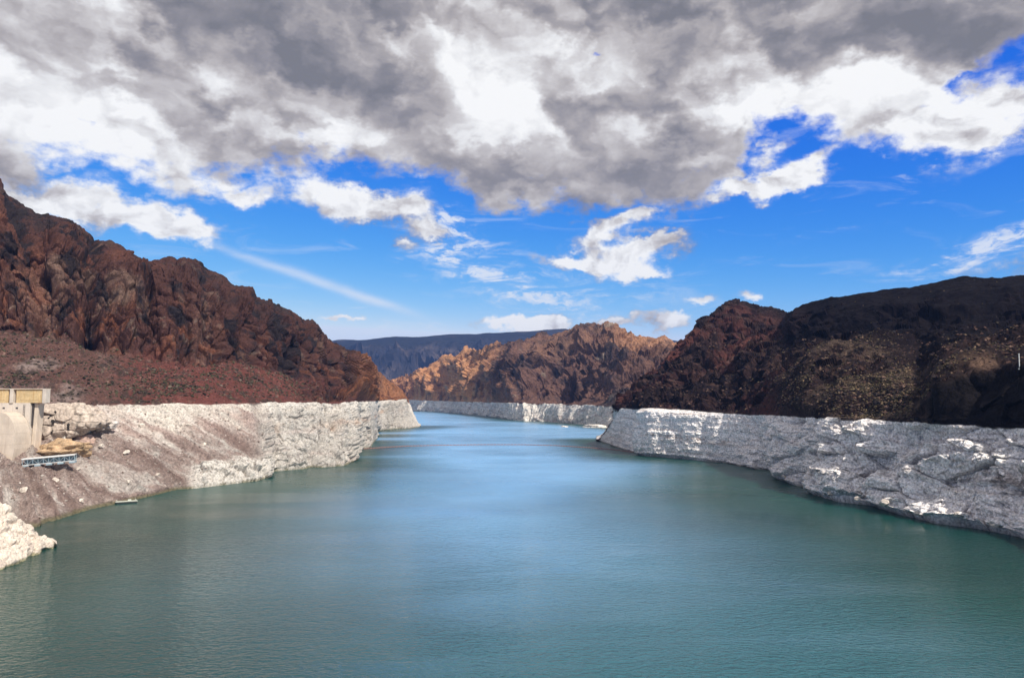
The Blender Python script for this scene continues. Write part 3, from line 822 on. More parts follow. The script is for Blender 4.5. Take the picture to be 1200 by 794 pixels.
def middle_mountain():
    px = np.arange(425, 850, 0.62)
    W = [(425, 478.8), (478, 480.6), (490, 481.5), (530, 483), (548, 485), (560, 486), (580, 488), (602, 492), (612, 493), (640, 494), (680, 497), (720, 500.5), (850, 511)]
    wy = interp(W, px, 1)
    wD = at_water(px, wy)[:, 1]
    RTy = np.interp(px, [425, 478, 530, 604, 640, 725, 850], [467.2, 468.2, 470, 472, 473, 476, 482])
    RD = [(425, 452, 3700), (465, 443, 3500), (480, 437, 3300), (500, 431, 3050), (520, 424, 2880), (530, 420, 2760), (560, 409, 2500), (576, 403, 2400), (600, 400, 2250), (618, 396, 2180), (632, 391, 2080), (642, 396, 2050), (655, 393, 1980), (675, 387, 1920), (700, 385, 1870),
          (720, 386, 1830), (740, 392, 1800), (760, 397, 1780), (785, 403, 1760), (800, 409, 1740), (850, 430, 1700)]
    ry, rd = interp(RD, px, 1), interp(RD, px, 2)
    rtD = wD * 1.012 + 14
    RT = at(px, RTy, rtD)
    M1 = at(px, RTy + (ry - RTy) * 0.30, rtD + (rd - rtD) * 0.30)
    M2 = at(px, RTy + (ry - RTy) * 0.70, rtD + (rd - rtD) * 0.62)
    rails = [at_water(px, wy), RT, M1, M2, at(px, ry, rd)]
    P, v = terrain(px, rails, [36, 45, 60, 45], back=(300, 0.5, 900))
    P = blur(P, v, 12, keep=(0, 1, 4))
    V = v[:, None] + 0 * px[None]
    X = 0 * v[:, None] + px[None]
    N = soft_normals(P, 8)
    ring = sstep(V, -0.1, 0.1) * (1 - sstep(V, 0.95, 1.05))
    slope = sstep(V, 1.0, 1.3) * (1 - sstep(V, 4.7, 5.2))
    wob = np.stack([fbm(P / 260, 3), fbm(P / 260 + 40, 3), 0 * V], -1) * 60
    Q = P + wob
    g1 = ridged(stretch(Q, 1 / 330, 1 / 420, 1 / 900) + 2.3, 4)
    g2 = ridged(stretch(Q, 1 / 95, 1 / 120, 1 / 260) + 5, 4)
    w1, w2_, cid = worley(stretch(Q, 1 / 40, 1 / 48, 1 / 50), tilt=1.0)
    d_s = (g1 - 0.45) * 105 + (g2 - 0.45) * 42 + (cid - 0.5) * 14 + fbm(P / 22, 4) * 9 + fbm(P / 7, 3) * 3.5
    d_r = (ridged(stretch(Q, 1 / 60, 1 / 80, 1 / 200), 3) - 0.45) * 16 + fbm(P / 14, 4) * 5
    ease = sstep(V, 1.0, 1.9) * 0.75 + 0.25
    crest = 1 - 0.6 * np.exp(-((V - 4) / 0.5) ** 2)
    disp = slope * d_s * ease * crest + ring * d_r
    P2 = P + N * disp[..., None]
    P2[..., 2] += np.exp(-((V - 4) / 0.3) ** 2) * (fbm(P / 60, 4) * 9 + ridged(P / 24, 3) * 5)
    n2 = normals(P2)
    low = fbm(P2 / 320, 4); mid = fbm(P2 / 80 + 4, 4); sm = fbm(P2 / 16 + 8, 4)
    rock = np.zeros(P.shape, np.float32) + np.array((0.125, 0.070, 0.056), np.float32)
    rock = mixc(rock, (0.055, 0.040, 0.040), sstep(mid + low * 0.5, -0.05, 0.35))
    rock = mixc(rock, (0.225, 0.125, 0.085), sstep(low + 0.4 * sm, 0.05, 0.45) * 0.8)
    rock = mixc(rock, (0.50, 0.250, 0.120), sstep(X + 25 * mid, 615, 545) * sstep(sm + mid, -0.7, 0.1) * 0.92)  # sunlit orange of the left slope painted into the rock colour
    rock = mixc(rock, (0.36, 0.190, 0.110), sstep(V, 2.7, 3.7) * sstep(X, 690, 750) * 0.8)  # sunlit crest on the right, also painted in as orange
    rock = mixc(rock, (0.30, 0.25, 0.20), sstep(fbm(P2 / 60 + 60, 3), 0.28, 0.5) * 0.6)
    rock = mixc(rock, (0.050, 0.040, 0.042), sstep(fbm(P2 / 30 + 90, 4), 0.1, 0.4) * 0.6 * sstep(X, 520, 600))
    rg = np.zeros(P.shape, np.float32) + WHITE * 0.98
    rg = mixc(rg, (0.45, 0.37, 0.34), sstep(fbm(stretch(P2, 1 / 30, 1 / 30, 1 / 5), 4), 0.0, 0.4) * 0.8)
    lvl = V + fbm(P2 / 20, 3) * 0.01
    tone = mixc(rg, rock, sstep(lvl, 0.985, 1.0))
    finish('rocky_mountain', P2, tone, rock_material('mountain_rock', 0.25, 0.9, 2.5, vary=0.4), 'rugged brown mountain with sunlit crest painted orange, across the lake', px)

def mesa():
    px = np.arange(230, 980, 1.3)
    RD = [(230, 408, 7200), (380, 401, 7200), (395, 399, 7200), (430, 397.5, 7200), (470, 395, 7200), (520, 392.5, 7200), (560, 391, 7200), (600, 389, 7200), (640, 386, 7200), (662, 384, 7200), (680, 387, 7200), (700, 391, 7300), (760, 397, 7400), (800, 400, 7500), (980, 408, 7500)]
    ry, rd = interp(RD, px, 1), interp(RD, px, 2)
    B = at(px, 466 + 0 * px, 5600 + 0 * px)
    M = at(px, ry + 33, rd - 620)
    C = at(px, ry + 10, rd - 260)
    rails = [at_water(px, 472.3 + 0 * px), B, M, C, at(px, ry, rd)]
    P, v = terrain(px, rails, [4, 30, 40, 24], back=(1500, 0.8, 4000))
    V = v[:, None] + 0 * px[None]
    N = soft_normals(P, 6)
    Q = P + np.stack([fbm(P / 700, 3), fbm(P / 700 + 9, 3), 0 * V], -1) * 160
    g = ridged(stretch(Q, 1 / 420, 1 / 700, 1 / 1500), 4)
    disp = sstep(V, 1.0, 1.8) * (1 - sstep(V, 2.4, 3.2)) * (g - 0.45) * 330 + sstep(V, 1, 1.5) * (1 - sstep(V, 3.0, 3.7)) * fbm(P / 120, 4) * 30
    P2 = P + N * disp[..., None]
    P2[..., 2] += np.exp(-((V - 4) / 0.6) ** 2) * fbm(P / 420 + 3, 4) * 26
    low = fbm(P2 / 700, 4); sm = fbm(P2 / 110, 4)
    c = np.zeros(P.shape, np.float32) + np.array((0.030, 0.028, 0.034), np.float32)
    c = mixc(c, (0.11, 0.085, 0.075), sstep(low + 0.5 * sm, 0.0, 0.5))
    c = mixc(c, (0.016, 0.018, 0.022), sstep(V, 2.5, 3.2) * 0.7)
    finish('mesa_mountain', P2, c, rock_material('mesa_rock', 0.03, 0.4, 8.0), 'long flat-topped blue mesa on the skyline', px)

LH = left_hill()
RH = right_hill()
middle_mountain()
mesa()

# ------------------------------------------------------------------ lake and ground sheets
def sheet(name, x0, x1, y0, y1, z, mat, n=1):
    bm = bmesh.new()
    vs_ = [[bm.verts.new((x0 + (x1 - x0) * i / n, y0 + (y1 - y0) * j / n, z)) for i in range(n + 1)] for j in range(n + 1)]
    for j in range(n):
        for i in range(n):
            bm.faces.new((vs_[j][i], vs_[j][i + 1], vs_[j + 1][i + 1], vs_[j + 1][i]))
    return bm_obj(name, bm, mat)
def make_lake():
    xs = np.concatenate([np.linspace(-2600, -420, 16), np.linspace(-400, 400, 121), np.linspace(420, 2600, 16)])
    ys = np.concatenate([np.linspace(-900, 60, 12), np.linspace(70, 1400, 150), np.linspace(1430, 5400, 50)])
    gx, gy = np.meshgrid(xs, ys)
    shore = np.concatenate([GRID[n][5, ::6, :2] for n in ('left_canyon_hill', 'right_canyon_hill', 'rocky_mountain')])
    flat = np.stack([gx.ravel(), gy.ravel()], -1)
    dist = np.empty(len(flat))
    for k in range(0, len(flat), 2000):
        dist[k:k + 2000] = np.sqrt(((flat[k:k + 2000, None] - shore[None]) ** 2).sum(-1).min(1))
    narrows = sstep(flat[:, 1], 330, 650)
    open_water = sstep(dist, 45 - 27 * narrows, 200 - 110 * narrows)[:, None]                 # green by the banks; mid-lake takes the painted-in sky reflection
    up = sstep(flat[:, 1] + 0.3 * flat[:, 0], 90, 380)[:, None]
    tone = np.array((0.003, 0.056, 0.046)) * (1 - open_water) + open_water * (np.array((0.012, 0.086, 0.092)) * (0.30 + 0.85 * sstep(flat[:, :1], -120, 60)) * (1 - up) + np.array((0.190, 0.410, 0.680)) * up)  # pale reflection up-lake and dark near-left shade painted into the base colour
    V = np.concatenate([flat, 0 * flat[:, :1]], 1)
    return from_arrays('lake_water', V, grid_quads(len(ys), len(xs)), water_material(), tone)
lake = make_lake()
tag(lake, 'wide blue-green lake filling the canyon', kind='structure')
ground = sheet('desert_ground', -13000, 13000, -13000, 13000, -10.0, plain_material('desert_soil', (0.26, 0.19, 0.15), 0.95, nscale=0.01), 4)
tag(ground, 'flat brown desert soil beyond the canyon', kind='structure')

# ------------------------------------------------------------------ rock pieces
def rock_points(sub, seed, rough=1.0, planes=9):
    bm = bmesh.new()
    bmesh.ops.create_icosphere(bm, subdivisions=sub, radius=1.0)
    co = np.array([v.co[:] for v in bm.verts], np.float32)
    fc = np.array([[v.index for v in f.verts] for f in bm.faces], np.int32)
    bm.free()
    r = np.random.default_rng(seed)
    for _ in range(planes):                       # break faces off the lump
        n = r.normal(size=3); n /= np.linalg.norm(n)
        h = r.uniform(0.55, 0.85)
        d = co @ n.astype(np.float32)
        co = co - np.where(d > h, d - h, 0)[:, None] * n.astype(np.float32)
    nrm = co / np.linalg.norm(co, axis=1, keepdims=True)
    off = r.uniform(0, 90)
    co = co + nrm * (fbm(co * 2.2 + off, 4) * 0.16 * rough)[:, None]
    if sub >= 4:
        w1, w2, c = worley(co * 3.0 + off)
        co = co + nrm * (((c - 0.5) * 0.10 + (sstep(w2 - w1, 0, 0.2) - 1) * 0.05) * rough)[:, None]
    return co, fc
def rock_obj(name, sub, seed, size, loc, rot, mat, tone, smooth=False, rough=1.0):
    co, fc = rock_points(sub, seed, rough)
    k = 0.75 + 0.5 * sstep(fbm(co * 3 + seed, 4), -0.4, 0.4)
    o = from_arrays(name, co * np.array(size, np.float32), fc, mat, np.array(tone, np.float32)[None] * k[:, None], smooth)
    o.location = loc
    o.rotation_euler = rot
    return o

stone_mat = rock_material('loose_stone', 1.2, 0.5, 0.15)
pale = (0.62, 0.55, 0.48)

# low pale point of rock in front of the gravel bank
def near_point():
    px = np.arange(-150, 67.2, 0.6)
    W = [(-150, 735), (-60, 690), (0, 668), (14, 663), (30, 655), (44, 650), (54, 643), (62, 642), (67.2, 638.6)]
    TP = [(-150, 545, 262), (-60, 570, 262), (0, 590, 258), (8, 593, 257), (16, 600, 258), (30, 611, 259), (38, 617, 259), (45, 627, 261), (52, 629, 262), (62, 632, 263), (67.2, 638, 262)]
    wp = rail_points(W, px)
    tp = rail_points(TP, px)
    md = wp * 0.45 + tp * 0.55
    md[:, 1] -= 3.0 * sstep(px, 67, 30)
    P, v = terrain(px, [wp, md, tp], [55, 55], back=(14, 0.55, 40))
    P = blur(P, v, 10, keep=(0, 2))
    V = v[:, None] + 0 * px[None]; X = 0 * v[:, None] + px[None]
    N = soft_normals(P)
    b1, b2, bc = worley(stretch(P, 1 / 6, 1 / 6, 1 / 4.5))
    s1, s2, sc = worley(stretch(P, 1 / 1.9, 1 / 1.9, 1 / 1.5) + 3)
    d = (bc - 0.5) * 2.2 + (sstep(b2 - b1, 0, 0.2) - 1) * 1.2 + (sc - 0.5) * 0.6 + (sstep(s2 - s1, 0, 0.2) - 1) * 0.3 + fbm(P / 7, 4) * 1.2
    d = d * sstep(X, 67.5, 48) * sstep(V, -0.3, 0.1)
    P2 = P + N * d[..., None]
    sm = fbm(P2 / 3 + 8, 4)
    c = np.zeros(P.shape, np.float32) + np.array((0.66, 0.58, 0.50), np.float32)
    c = mixc(c, (0.46, 0.38, 0.33), sstep(sm, 0.0, 0.45) * 0.8)
    c = mixc(c, (0.20, 0.19, 0.09), (1 - sstep(P2[..., 2] + sm * 0.8, 0.2, 1.2)) * 0.8)
    nr, nc = P2.shape[:2]
    o = from_arrays('rock_outcrop', P2.reshape(-1, 3), grid_quads(nr, nc), rock_material('outcrop_rock', 1.4, 0.5, 0.2), np.clip(c, 0, 1).reshape(-1, 3))
    tag(o, 'cream blocky rock point running into the water below the gravel bank', 'rock')
near_point()

# drilled pale block and the orange outcrop beside the concrete wall
blk = empty('drilled_rock_block', at(78, 494, 404).tolist())
tag(blk, 'cream triangular rock block with dark shade plugs for drill holes beside the concrete wall', 'rock')
BLK = at(78, 494, 404)
ol = np.array([(42, 496), (44, 482), (50, 475.5), (62, 473.5), (74, 474), (86, 472.5), (95, 477), (104, 486), (114, 496.5), (108, 501), (98, 505), (88, 509), (75, 513), (55, 517), (43, 516)], float)
ow = np.array([at(a_, b_, 404) - BLK for a_, b_ in ol])[:, [0, 2]]
cl = np.concatenate([[0], np.cumsum(np.linalg.norm(np.diff(np.vstack([ow, ow[:1]]), axis=0), axis=1))])
NA, NR = 220, 46
tt = np.linspace(0, cl[-1], NA, endpoint=False)
ring_ = np.stack([np.interp(tt, cl, np.append(ow[:, k], ow[0, k])) for k in range(2)], -1)
cen = ring_.mean(0)
rows_ = []
for k in range(NR):
    f_ = k / 29.0
    if f_ <= 1:
        xz = cen + (ring_ - cen) * max(f_, 0.004)
        yy = -4.2 * (1 - f_ ** 4) + 1.2 + 0.16 * xz[:, 0] + 0.10 * xz[:, 1]
    else:
        q_ = (k - 29) / (NR - 30.0)
        xz = cen + (ring_ - cen) * (1 - 0.10 * q_ * q_)
        yy = 1.2 + 0.16 * xz[:, 0] + 0.10 * xz[:, 1] + q_ * 16
    rows_.append(np.stack([xz[:, 0], yy + 0 * xz[:, 0], xz[:, 1]], -1))
bp3 = np.stack(rows_, 0).astype(np.float32)
bp3 = np.concatenate([bp3, bp3[:, :1]], 1)
bn = soft_normals(bp3, 4)
bn[..., :] *= np.where((bn[..., 1] > 0) & (np.arange(NR)[:, None] < 20), -1, 1)[..., None]
sgn = -1.0 if normals(bp3)[10, 10, 1] > 0 else 1.0
bn = soft_normals(bp3, 4) * sgn
w1, w2, wc = worley(bp3 / 5.0 + 3, tilt=1.0)
bd = (wc - 0.5) * 1.3 + (sstep(w2 - w1, 0, 0.12) - 1) * 0.5 + fbm(bp3 / 7, 4) * 1.1 + fbm(bp3 / 1.6, 3) * 0.25
bp3 = bp3 + bn * bd[..., None]
bp3[:, -1] = bp3[:, 0]
co = bp3.reshape(-1, 3)
tn = np.array((0.56, 0.47, 0.40), np.float32)[None] * (0.75 + 0.4 * sstep(fbm(co / 3, 4), -0.3, 0.4))[:, None] * (0.7 + 0.3 * sstep(w2 - w1, 0, 0.10)).reshape(-1, 1)
body = from_arrays('block_body', co, grid_quads(NR, NA + 1), rock_material('drilled_rock', 0.9, 0.5, 0.25), tn, True)
body.parent = blk
dark = plain_material('hole_shadow_rock', (0.035, 0.03, 0.028), 0.95)
face_y = -0.45 * 13
for (hx, hz, hr) in ((-6.2, 3.0, 0.9), (-4.6, 0.2, 1.15), (-4.2, 5.2, 0.6), (2.4, -1.4, 0.8), (2.3, -2.7, 0.75), (2.3, -3.9, 0.7), (2.5, 1.2, 0.5), (-5.0, -5.2, 0.6), (-7.2, 2.1, 0.55)):
    d2 = (co[:, 0] - hx) ** 2 + (co[:, 2] - hz) ** 2 + (co[:, 1] > 4) * 999
    yy = float(co[int(np.argmin(d2)), 1])
    bm = bmesh.new()
    r_ = bmesh.ops.create_cone(bm, cap_ends=True, segments=12, radius1=hr, radius2=hr * 0.6, depth=0.8)
    bmesh.ops.rotate(bm, verts=bm.verts, cent=(0, 0, 0), matrix=Vector((0, 1, 0)).to_track_quat('Z', 'Y').to_matrix())
    for v_ in bm.verts:
        v_.co *= 1 + 0.15 * math.sin(v_.co.x * 7 + v_.co.z * 11)
    h_ = bm_obj('drill_hole_shade_plug', bm, dark, blk)  # solid dark plug, its colour stands for the shade inside the hole
    h_.location = (hx, yy + 0.22, hz)

g = ground_at('left_canyon_hill', 52, 530)
o = rock_obj('orange_outcrop', 5, 35, (17, 11, 6.0), (float(g[0]) + 0.5, float(g[1]) + 5, float(g[2]) - 0.6), (-0.30, -0.16, 0.2), stone_mat, (0.50, 0.35, 0.22), True, 2.2)
tag(o, 'orange stained slab of rock above the stranded truss dock', 'rock')
g = ground_at('left_canyon_hill', 98, 516)
o = rock_obj('pink_outcrop', 4, 38, (9, 5, 3.0), (float(g[0]), float(g[1]) + 1, float(g[2]) + 0.3), (0.0, -0.1, 0.3), stone_mat, (0.50, 0.36, 0.30), True)
tag(o, 'pinkish low rock under the drilled cream block', 'rock')
g = ground_at('left_canyon_hill', 103, 497)
o = rock_obj('grey_outcrop', 4, 44, (5, 4, 2.6), (float(g[0]) + 13, float(g[1]), float(g[2])), (0.0, -0.1, 0.3), stone_mat, (0.60, 0.54, 0.50), True)
tag(o, 'rounded pale knob of rock just beyond the drilled cream block', 'rock')

# ------------------------------------------------------------------ concrete spillway wall at the dam's end
conc = plain_material('pale_concrete', (0.66, 0.56, 0.46), 0.85, nscale=0.22, vary=0.10, bump=0.15, stain=(0.56, 0.46, 0.37))
conc_y = plain_material('ochre_concrete', (0.62, 0.46, 0.25), 0.85, nscale=0.35, vary=0.18, bump=0.15, stain=(0.50, 0.30, 0.12))
conc_g = plain_material('grey_concrete', (0.62, 0.55, 0.48), 0.85, nscale=0.25, vary=0.12, bump=0.15, stain=(0.52, 0.44, 0.37))
iron = plain_material('dark_gate_iron', (0.10, 0.09, 0.09), 0.6, 0.6)
SX, SY = -254.5, 372.0
sp = empty('concrete_spillway', (SX, SY, 0))
tag(sp, 'pale concrete spillway wall with ochre parapet and rounded shoulder against the bank', 'spillway')
def part_box(name, c, sz, mat, bev=0.12, parent=sp):
    bm = bmesh.new()
    add_box(bm, (0, 0, 0), sz, bev)
    o_ = bm_obj(name, bm, mat, parent)
    o_.location = c
    return o_
part_box('abutment_wall', (-7.8, 11.0, 32.0), (49.4, 6.0, 31.4), conc_g)
bm = bmesh.new()
add_box(bm, (0, 0, 0), (1.9, 5.0, 25.0), 0.15)
for v_ in bm.verts:
    if v_.co.z < 0:
        v_.co.x -= 1.2
o_ = bm_obj('end_pier', bm, conc, sp); o_.location = (19.0, 12.4, 34.9)
part_box('gate_slot', (17.45, 9.6, 42.0), (0.6, 0.7, 11.0), iron, 0.05)
# ochre parapet: panels between pilasters under a coping
for (cx, w_, m_) in ((-27.0, 12.4, conc_y), (-13.0, 12.4, conc_y), (0.6, 10.4, conc_y), (16.6, 13.6, conc_y)):
    pp = part_box('parapet_panel', (cx, 9.6, 51.0), (w_, 3.0, 6.6), m_, 0.1)
    part_box('panel_recess', (0, -1.52, -0.2), (w_ * 0.72, 0.16, 3.6), conc_y, 0.05, pp)
for cx in (-20.1, -6.2, 7.8, 23.9):
    part_box('pilaster', (cx, 9.3, 51.2), (1.7, 3.9, 7.2), conc_g, 0.1)
part_box('coping', (-4.0, 9.5, 54.6), (57.6, 4.1, 0.4), conc, 0.08)
# rounded shoulder, poured in lifts
def lift(z0, z1):
    pts_ = []
    top, rx, rz_ = 43.4, 8.0, 12.0
    def edge_x(z):
        zz = max(0.0, z - (top - rz_)) / rz_
        return 18.2 - rx * (1 - math.sqrt(max(0.0, 1 - zz * zz))) - max(0.0, 26 - z) * 0.12
    bm = bmesh.new()
    n = 6
    ring_f, ring_b = [], []
    prof = [(-34.0, z0)] + [(edge_x(z0 + (z1 - z0) * i / n), z0 + (z1 - z0) * i / n) for i in range(n + 1)] + [(-34.0, z1)]
    for (x_, z_) in prof:
        ring_f.append(bm.verts.new((x_, -4.5 + 0.02 * (z_ - 30), z_)))
        ring_b.append(bm.verts.new((x_ - 0.6, 7.8, z_)))
    bm.faces.new(ring_f)
    bm.faces.new(list(reversed(ring_b)))
    for i in range(len(prof)):
        j = (i + 1) % len(prof)
        bm.faces.new((ring_f[i], ring_b[i], ring_b[j], ring_f[j]))
    return bm_obj('concrete_lift', bm, conc, sp)
for (a_, b_) in ((14.0, 22.0), (22.04, 28.0), (28.04, 33.2), (33.24, 38.0), (38.04, 41.4), (41.44, 43.39)):
    lift(a_, b_)
# railing on the parapet, ladder and form-tie openings on the wall
for i in range(17):
    part_box('railing_post', (-32.0 + i * 3.45, 8.2, 55.75), (0.16, 0.16, 1.3), iron, 0.02)
for z_ in (55.75, 56.35):
    part_box('railing_bar', (-4.2, 8.2, z_), (56.2, 0.12, 0.12), iron, 0.02)
for sx_ in (-0.35, 0.35):
    part_box('ladder_rail', (14.2 + sx_, 7.75, 37.5), (0.12, 0.12, 19.0), iron, 0.02)
for i in range(14):
    part_box('ladder_rung', (14.2, 7.75, 29.0 + i * 1.3), (0.6, 0.1, 0.1), iron, 0.02)
for (x_, z_) in ((10.5, 45.2), (4.0, 45.2), (-3.0, 45.2), (-10.0, 45.2)):
    part_box('drain_opening', (x_, 7.95, z_), (1.1, 0.2, 0.8), iron, 0.05)

# ------------------------------------------------------------------ stranded truss dock
white_paint = plain_material('weathered_white_paint', (0.78, 0.78, 0.76), 0.55, 0.0, 1.5, 0.08, 0.05, stain=(0.55, 0.50, 0.45))
blue_steel = plain_material('blue_grey_steel', (0.42, 0.54, 0.60), 0.5, 0.3, 1.0, 0.15)
grey_steel = plain_material('galvanised_steel', (0.55, 0.58, 0.60), 0.45, 0.6, 1.0, 0.15)
g = ground_at('left_canyon_hill', 58, 547)
dk = empty('truss_dock', (float(g[0]), float(g[1]), float(g[2]) + 2.1), R(16))
dk.rotation_euler = (0, R(-4.6), R(16))
tag(dk, 'long white-topped truss dock with blue lattice sides stranded on the bank', 'dock')
L_, Wd, Ht = 22.5, 4.2, 2.9
def dpart(name, fn, mat):
    bm = bmesh.new(); fn(bm); return bm_obj(name, bm, mat, dk)
dpart('deck_roof', lambda b: add_box(b, (0, 0, Ht + 0.45), (L_, Wd, 0.28), 0.05), white_paint)
dpart('fascia', lambda b: add_box(b, (0, -Wd / 2 + 0.02, Ht + 0.22), (L_ - 0.1, 0.12, 0.34), 0.02), white_paint)
for sy in (-1, 1):
    for zz in (0.35, Ht - 0.02):
        dpart('chord', lambda b: add_bar(b, (-L_ / 2 + 0.2, sy * (Wd / 2 - 0.35), zz), (L_ / 2 - 0.2, sy * (Wd / 2 - 0.35), zz), 0.16), white_paint)
    nb = 10
    for i in range(nb + 1):
        x_ = -L_ / 2 + 0.3 + (L_ - 0.6) * i / nb
        dpart('post', lambda b: add_bar(b, (x_, sy * (Wd / 2 - 0.35), 0.3), (x_, sy * (Wd / 2 - 0.35), Ht), 0.11), blue_steel)
        if i < nb:
            x2 = x_ + (L_ - 0.6) / nb
            za, zb = (0.35, Ht - 0.05) if i % 2 else (Ht - 0.05, 0.35)
            dpart('brace', lambda b: add_bar(b, (x_, sy * (Wd / 2 - 0.35), za), (x2, sy * (Wd / 2 - 0.35), zb), 0.09), grey_steel)
for i in range(5):
    x_ = -L_ / 2 + 1.6 + (L_ - 3.2) * i / 4
    dpart('pontoon', lambda b: add_box(b, (x_, 0, -0.25), (2.6, Wd * 0.9, 0.9), 0.15), blue_steel)
dpart('walkway', lambda b: add_box(b, (0, 0, 0.28), (L_ - 0.5, Wd - 1.0, 0.12), 0.02), grey_steel)
dpart('back_panel', lambda b: add_box(b, (0, Wd / 2 - 0.75, Ht / 2 + 0.1), (L_ - 1.2, 0.08, Ht - 0.9), 0.01), plain_material('blue_panel', (0.16, 0.24, 0.28), 0.6))

# ------------------------------------------------------------------ moored raft
g = at_water(148, 589)
rf = empty('moored_raft', (float(g[0]), float(g[1]) , 0.0), R(32))
tag(rf, 'small flat grey raft moored at the water edge of the gravel bank', 'raft')
black_rubber = plain_material('black_hull', (0.03, 0.035, 0.035), 0.6)
deck_m = plain_material('bleached_deck', (0.58, 0.60, 0.52), 0.8, 0, 2.0, 0.2)
def rpart(name, fn, mat):
    bm = bmesh.new(); fn(bm); return bm_obj(name, bm, mat, rf)
for sy in (-1, 1):
    rpart('hull_float', lambda b: add_box(b, (0, sy * 1.15, 0.28), (9.0, 1.3, 0.95), 0.25), black_rubber)
for i in range(12):
    rpart('deck_plank', lambda b: add_box(b, (-4.4 + i * 0.8, 0, 0.86), (0.74, 3.7, 0.14), 0.02), deck_m)
for sx in (-1, 1):
    for sy in (-1, 1):
        rpart('mooring_post', lambda b: add_bar(b, (sx * 4.1, sy * 1.55, 0.85), (sx * 4.1, sy * 1.55, 1.65), 0.11), deck_m)
rpart('equipment_box', lambda b: add_box(b, (1.4, 0.6, 1.25), (1.5, 1.0, 0.65), 0.06), deck_m)

# ------------------------------------------------------------------ floating boom across the narrows
bp_ = [(417.5, 527), (430, 525.6), (450, 524.2), (480, 522.6), (520, 521.6), (560, 521.0), (610, 521.0), (650, 522.0), (690, 524.5), (720, 527), (742, 530)]
bw = np.array([at_water(a_, b_) for a_, b_ in bp_])
seg = np.linalg.norm(np.diff(bw, axis=0), axis=1)
cum = np.concatenate([[0], np.cumsum(seg)])
boom = empty('floating_boom', (float(bw[5][0]), float(bw[5][1]), 0))
tag(boom, 'thin rust-brown safety boom of floats strung across the lake', 'boom')
rust = plain_material('rust_float', (0.27, 0.14, 0.13), 0.7, 0, 1.0, 0.3)
step = 3.6
fl = bpy.data.meshes.new('float')
bm = bmesh.new()
add_bar(bm, (-1.55, 0, 0.18), (1.55, 0, 0.26), 0.52, 8)
bmesh.ops.bevel(bm, geom=[e for e in bm.edges if abs(e.verts[0].co.x - e.verts[1].co.x) < 0.01], offset=0.12, segments=1, affect='EDGES')
bm.to_mesh(fl); bm.free()
fl.materials.append(rust)
def boom_at(d_):
    return np.array([np.interp(d_, cum, bw[:, k]) for k in range(2)])
dd_ = 1.8
line = []
while dd_ < cum[-1]:
    p0, p1 = boom_at(dd_ - 1), boom_at(dd_ + 1)
    f_ = bpy.data.objects.new('float', fl)
    COL.objects.link(f_)
    f_.parent = boom
    pc = boom_at(dd_)
    f_.location = (pc[0] - bw[5][0], pc[1] - bw[5][1], 0.0)
    f_.rotation_euler = (0, 0, math.atan2(p1[1] - p0[1], p1[0] - p0[0]))
    dd_ += step
bm = bmesh.new()
for i in range(len(bw) - 1):
    a_, b_ = bw[i] - bw[5], bw[i + 1] - bw[5]
    add_bar(bm, (a_[0], a_[1], 0.2), (b_[0], b_[1], 0.2), 0.07, 5)
bm_obj('cable', bm, iron, boom)

# ------------------------------------------------------------------ islets at the foot of the mountain
def islet(px_, py_, size, seed, label):
    w_ = at_water(px_, py_)
    o_ = rock_obj('sand_islet', 5, seed, size, (float(w_[0]), float(w_[1]), 0.2), (0, 0, 0.15), stone_mat, (0.74, 0.69, 0.63), True)
    tag(o_, label, 'islet', 'pale islets off the mountain shore')
islet(697, 500.3, (23, 26, 4.6), 51, 'larger long white islet off the mountain shore by the dark headland')
islet(661, 500.0, (8.5, 9, 2.0), 52, 'tiny white islet standing alone off the mountain shore')

# ------------------------------------------------------------------ white post on the dark bench
g = ground_at('right_canyon_hill', 1196, 431)
pst = empty('white_post', (float(g[0]), float(g[1]) + 1.0, float(g[2]) - 0.6))
tag(pst, 'slim white post standing on the dark rock bench', 'post')
def ppart(name, fn):
    bm = bmesh.new(); fn(bm); return bm_obj(name, bm, white_paint, pst)
ppart('shaft', lambda b: add_bar(b, (0, 0, 0), (0, 0, 6.4), 0.17, 8))
ppart('base_plate', lambda b: add_box(b, (0, 0, 0.5), (0.9, 0.9, 0.5), 0.05))
ppart('cap', lambda b: add_bar(b, (0, 0, 6.4), (0, 0, 6.65), 0.26, 8))

